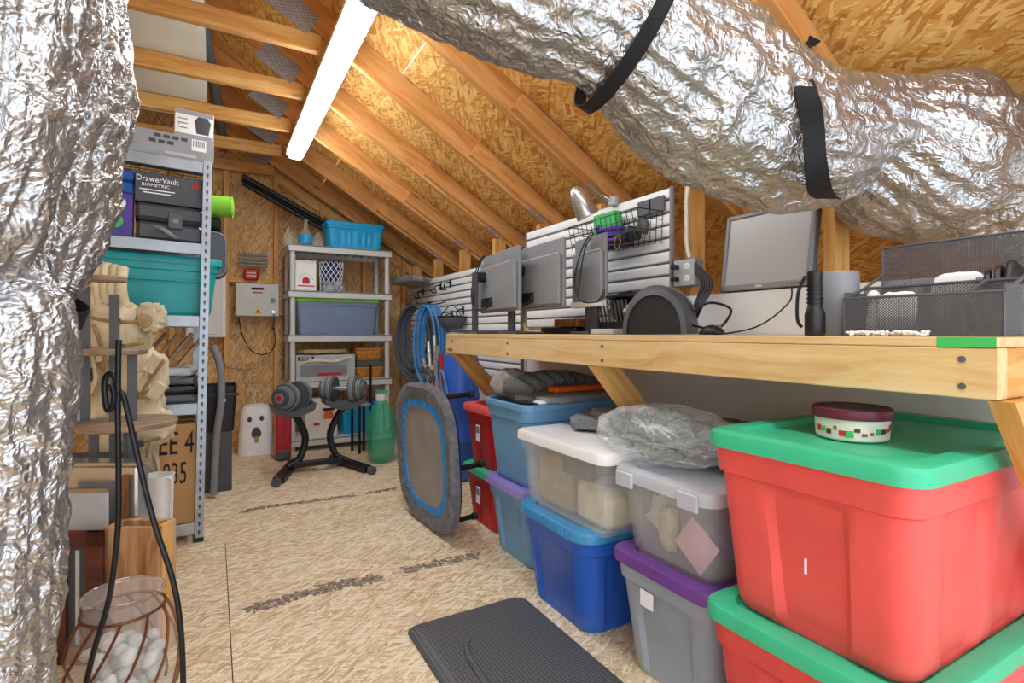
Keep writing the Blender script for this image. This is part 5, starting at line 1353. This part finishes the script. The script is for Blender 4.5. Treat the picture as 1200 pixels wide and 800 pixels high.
fg = thing('figurine', 'tiny cream-headed figurine in the mesh organizer tray', 'figurine', (1.33, .655, TB + .004)); MB().ell((0, 0, .085), (.014, .014, .016), 14, 9).build('head', 'cream', fg); MB().lathe([(.016, 0), (.014, .03), (.010, .068), (.004, .072)], 14).build('body', 'white_plastic', fg)
random.seed(4)
pm = MB()
for k in range(160): pm.ell((random.gauss(0, .012), random.uniform(-.07, .07), .003 + random.random() * .006), (.0042, .0042, .003), 6, 4)
o = pm.build('white_pellets', 'white_plastic', None, (1.225, .575, TB)); o['kind'] = 'stuff'; o['label'] = 'strip of small white foam pellets on the bench edge'; o['category'] = 'pellets'

# ================================================================ ON THE SLATWALLS
bsk = thing('wire_basket', 'black wire basket of cords hooked on the slatwall panel', 'basket', (1.722, 1.70, 1.415))
BW, BD, BH = .50, .15, .145
for k in range(15): y = k * BW / 14; MB().tube([(-.0, y, BH), (-.01, y, 0), (-BD * .8, y, 0), (-BD, y, BH * .95)], .0018, 5).build('upright_wire', 'black_metal', bsk)
for z, f in ((0, .8), (.05, .87), (.10, .93), (BH * .95, 1.0)): MB().tube([(-.002, 0, z), (-BD * f, 0, z), (-BD * f, BW, z), (-.002, BW, z)], .0026 if f == 1 else .0018, 6).build('rim_wire', 'black_metal', bsk)
g = 'things in the wire basket'
o = MB().tube([(1.66 + .05 * math.cos(i * .5), 1.98 + .09 * math.sin(i * .5) * .9, 1.435 + .0022 * i) for i in range(44)], .011, 8).build('extension_cord', 'purple_cord'); tag(o, 'coiled purple cord in the wire basket', 'cord')
tbox('green_box', 'mint green plastic box standing in the wire basket', 'box', (1.675, 2.02, 1.50), (.05, .16, .10), 'print_green')
for k in range(3): slab('tool_battery', ('black charger block low in the wire basket', 'black charger block in the middle of the wire basket', 'grey charger block high in the wire basket by its end')[k], 'charger', (1.66, 1.88 - .06 * k, 1.45 + .02 * k), (.07, .055, .06), 'black_plastic' if k < 2 else 'dark_grey', (10, 0, 20 * k), .15, k)
for k in range(2): o = MB().box((0, 0, 0), (.015, .09, .07), .004).build('adapter', 'dark_grey', None, (1.712, 1.80 - .075 * k, 1.585)); tag(o, ('dark grey adapter hung on the slatwall at the basket end', 'dark grey adapter hung on the slatwall near the green box')[1 - k], 'adapter')
o = MB().tube([(1.60, 1.86 + .02 * math.cos(i * .5), 1.43 + .03 * math.sin(i * .5)) for i in range(13)], .003, 6).build('carabiner', 'wicker'); tag(o, 'small brass clip dangling at the front of the wire basket', 'clip')
# spot lamp on a thin arm
lm = thing('spot_lamp', 'silver bullet-shaped lamp head on a thin arm over the monitors', 'lamp', (1.70, 2.02, 1.665))
hd_ = atD(683, 240, 2.30) - Vector(lm.location)
ax = Vector((.10, -.03, -.20)).normalized()
mb = MB(frame(ax.orthogonal(), ax, hd_)); mb.lathe([(.010, -.085), (.028, -.07), (.042, -.02), (.052, .05), (.050, .055), (.040, .045)], 26); mb.build('head', 'silver', lm)
MB().tube(spline([(0, 0, 0), (-.05, .02, .03), hd_ * .6 + Vector((0, 0, .03)), hd_ + Vector((.02, 0, .02))], 6), .006, 8).build('arm', 'silver', lm); MB().box((.012, 0, .0), (.03, .05, .045), .006).build('clamp', 'light_grey', lm)
# hooks
hk = 'hooks on the low slatwall'
def hook(Y, z, label):
    t = thing('wall_hook', label, 'hook', (1.762, Y, z), 0, hk)
    MB().box((-.004, 0, 0), (.008, .03, .07), .002).build('plate', 'black_metal', t); MB().tube(spline([(-.006, 0, .01), (-.05, 0, -.0), (-.06, 0, -.03), (-.045, 0, -.055), (-.075, 0, -.06), (-.10, 0, -.035)], 5), .006, 7).build('prong', 'black_metal', t)
hook(4.18, 1.44, 'black hook high on the low slatwall nearest the monitors'); hook(4.40, 1.43, 'black hook high on the low slatwall beside another hook'); hook(4.85, 1.41, 'black hook under the folded grey bag on the low slatwall')
hook(4.15, 1.17, 'black hook low on the slatwall above the round black basket'); hook(3.92, 1.20, 'black hook low on the slatwall nearest the bench end')
# grey bag laid across the top
slab('grey_bag', 'grey folded bag resting over the slatwall top near the grey shelving', 'bag', (1.62, 4.78, 1.50), (.24, .55, .07), 'mid_grey', (0, 8, 0), .3, 2)
# hose coils
def coil(label, Y, z, ry, rz_, mat, n, X, seed):
    random.seed(seed); t = thing('hose_coil', label, 'hose', (X, Y, z), 0, 'hose coils on the slatwall')
    for k in range(n):
        dy, dz, sc_ = random.uniform(-.02, .02), random.uniform(-.04, .0), random.uniform(.86, 1.05); xx = -.012 - .018 * (k % 6) + random.uniform(-.004, .004)
        pts = [(xx - .09 + ry * .55 * sc_ * math.sin(a), dy - ry * sc_ * math.sin(a), -rz_ * (1 - math.cos(a)) * sc_ + dz * .3) for a in [2 * math.pi * i / 30 for i in range(30)]]
        MB().tube(pts, .010, 7, closed=True).build('loop', mat, t)
    MB().tube(spline([(.0, -.01, .03), (-.06, -.01, .01), (-.14, -.01, .0), (-.15, -.01, .03)], 4), .006, 7).build('hook', 'black_metal', t)
coil('coil of grey hose hanging on the low slatwall', 4.62, 1.27, .17, .33, 'hose_grey', 12, 1.758, 1); coil('coil of blue hose hanging beside the grey hose', 4.30, 1.26, .11, .35, 'hose_blue', 8, 1.757, 2)
# little round basket
rb_ = thing('hanging_basket', 'round black wire basket hanging on the low slatwall', 'basket', (1.66, 3.92, 1.04))
MB().lathe([(.03, 0), (.08, .02), (.11, .07), (.115, .105), (.108, .10), (.07, .03)], 24).build('bowl', 'dark_grey', rb_); MB().tube([(.115 * math.cos(i * .2618), .115 * math.sin(i * .2618), .106) for i in range(24)], .006, 7, closed=True).build('rim', 'black_metal', rb_)
MB().tube(spline([(-.10, 0, .105), (0, 0, .20), (.09, 0, .105)], 6), .004, 6).build('handle', 'black_metal', rb_)
# folding stands and the blue barrel below
fs = thing('folding_stand', 'grey metal tube stand folded below the hose coils', 'stand', (1.50, 3.85, 0))
for a, b in (((0, 0, 0), (.03, .25, .95)), ((0, .30, 0), (.03, .05, .92)), ((.06, .1, 0), (.03, .12, 1.0)), ((-.03, .05, .60), (.0, .28, .80)), ((-.03, .02, .75), (.02, .28, .62))): MB().cyl(a, b, .016, 10).build('tube', 'silver', fs)
for k in range(4): MB().box((-.02, .05 + .07 * k, .66 + .06 * (k % 2)), (.05, .05, .06), .01).build('clamp', 'dark_grey', fs)
MB().cyl((.02, -.06, .0), (.02, -.06, .86), .017, 10).build('red_pole', 'deep_red', fs)
bb2 = thing('blue_barrel', 'blue plastic barrel standing behind the red totes', 'barrel', (1.52, 3.42, 0)); MB().lathe([(.11, 0), (.125, .01), (.125, .25), (.132, .26), (.132, .29), (.125, .30), (.125, .55), (.132, .56), (.132, .59), (.125, .60), (.125, .83), (.11, .86), (.095, .862)], 32).build('drum', 'blue_plastic', bb2); MB().tube(spline([(-.122, -.05, .60), (-.145, -.02, .74), (-.145, .03, .74), (-.122, .05, .60)], 5), .008, 7).build('handle', 'slate_blue', bb2)
MB().lathe([(.03, .862), (.03, .88), (.025, .885)], 16, (.05, 0, 0)).build('cap', 'black_plastic', bb2)
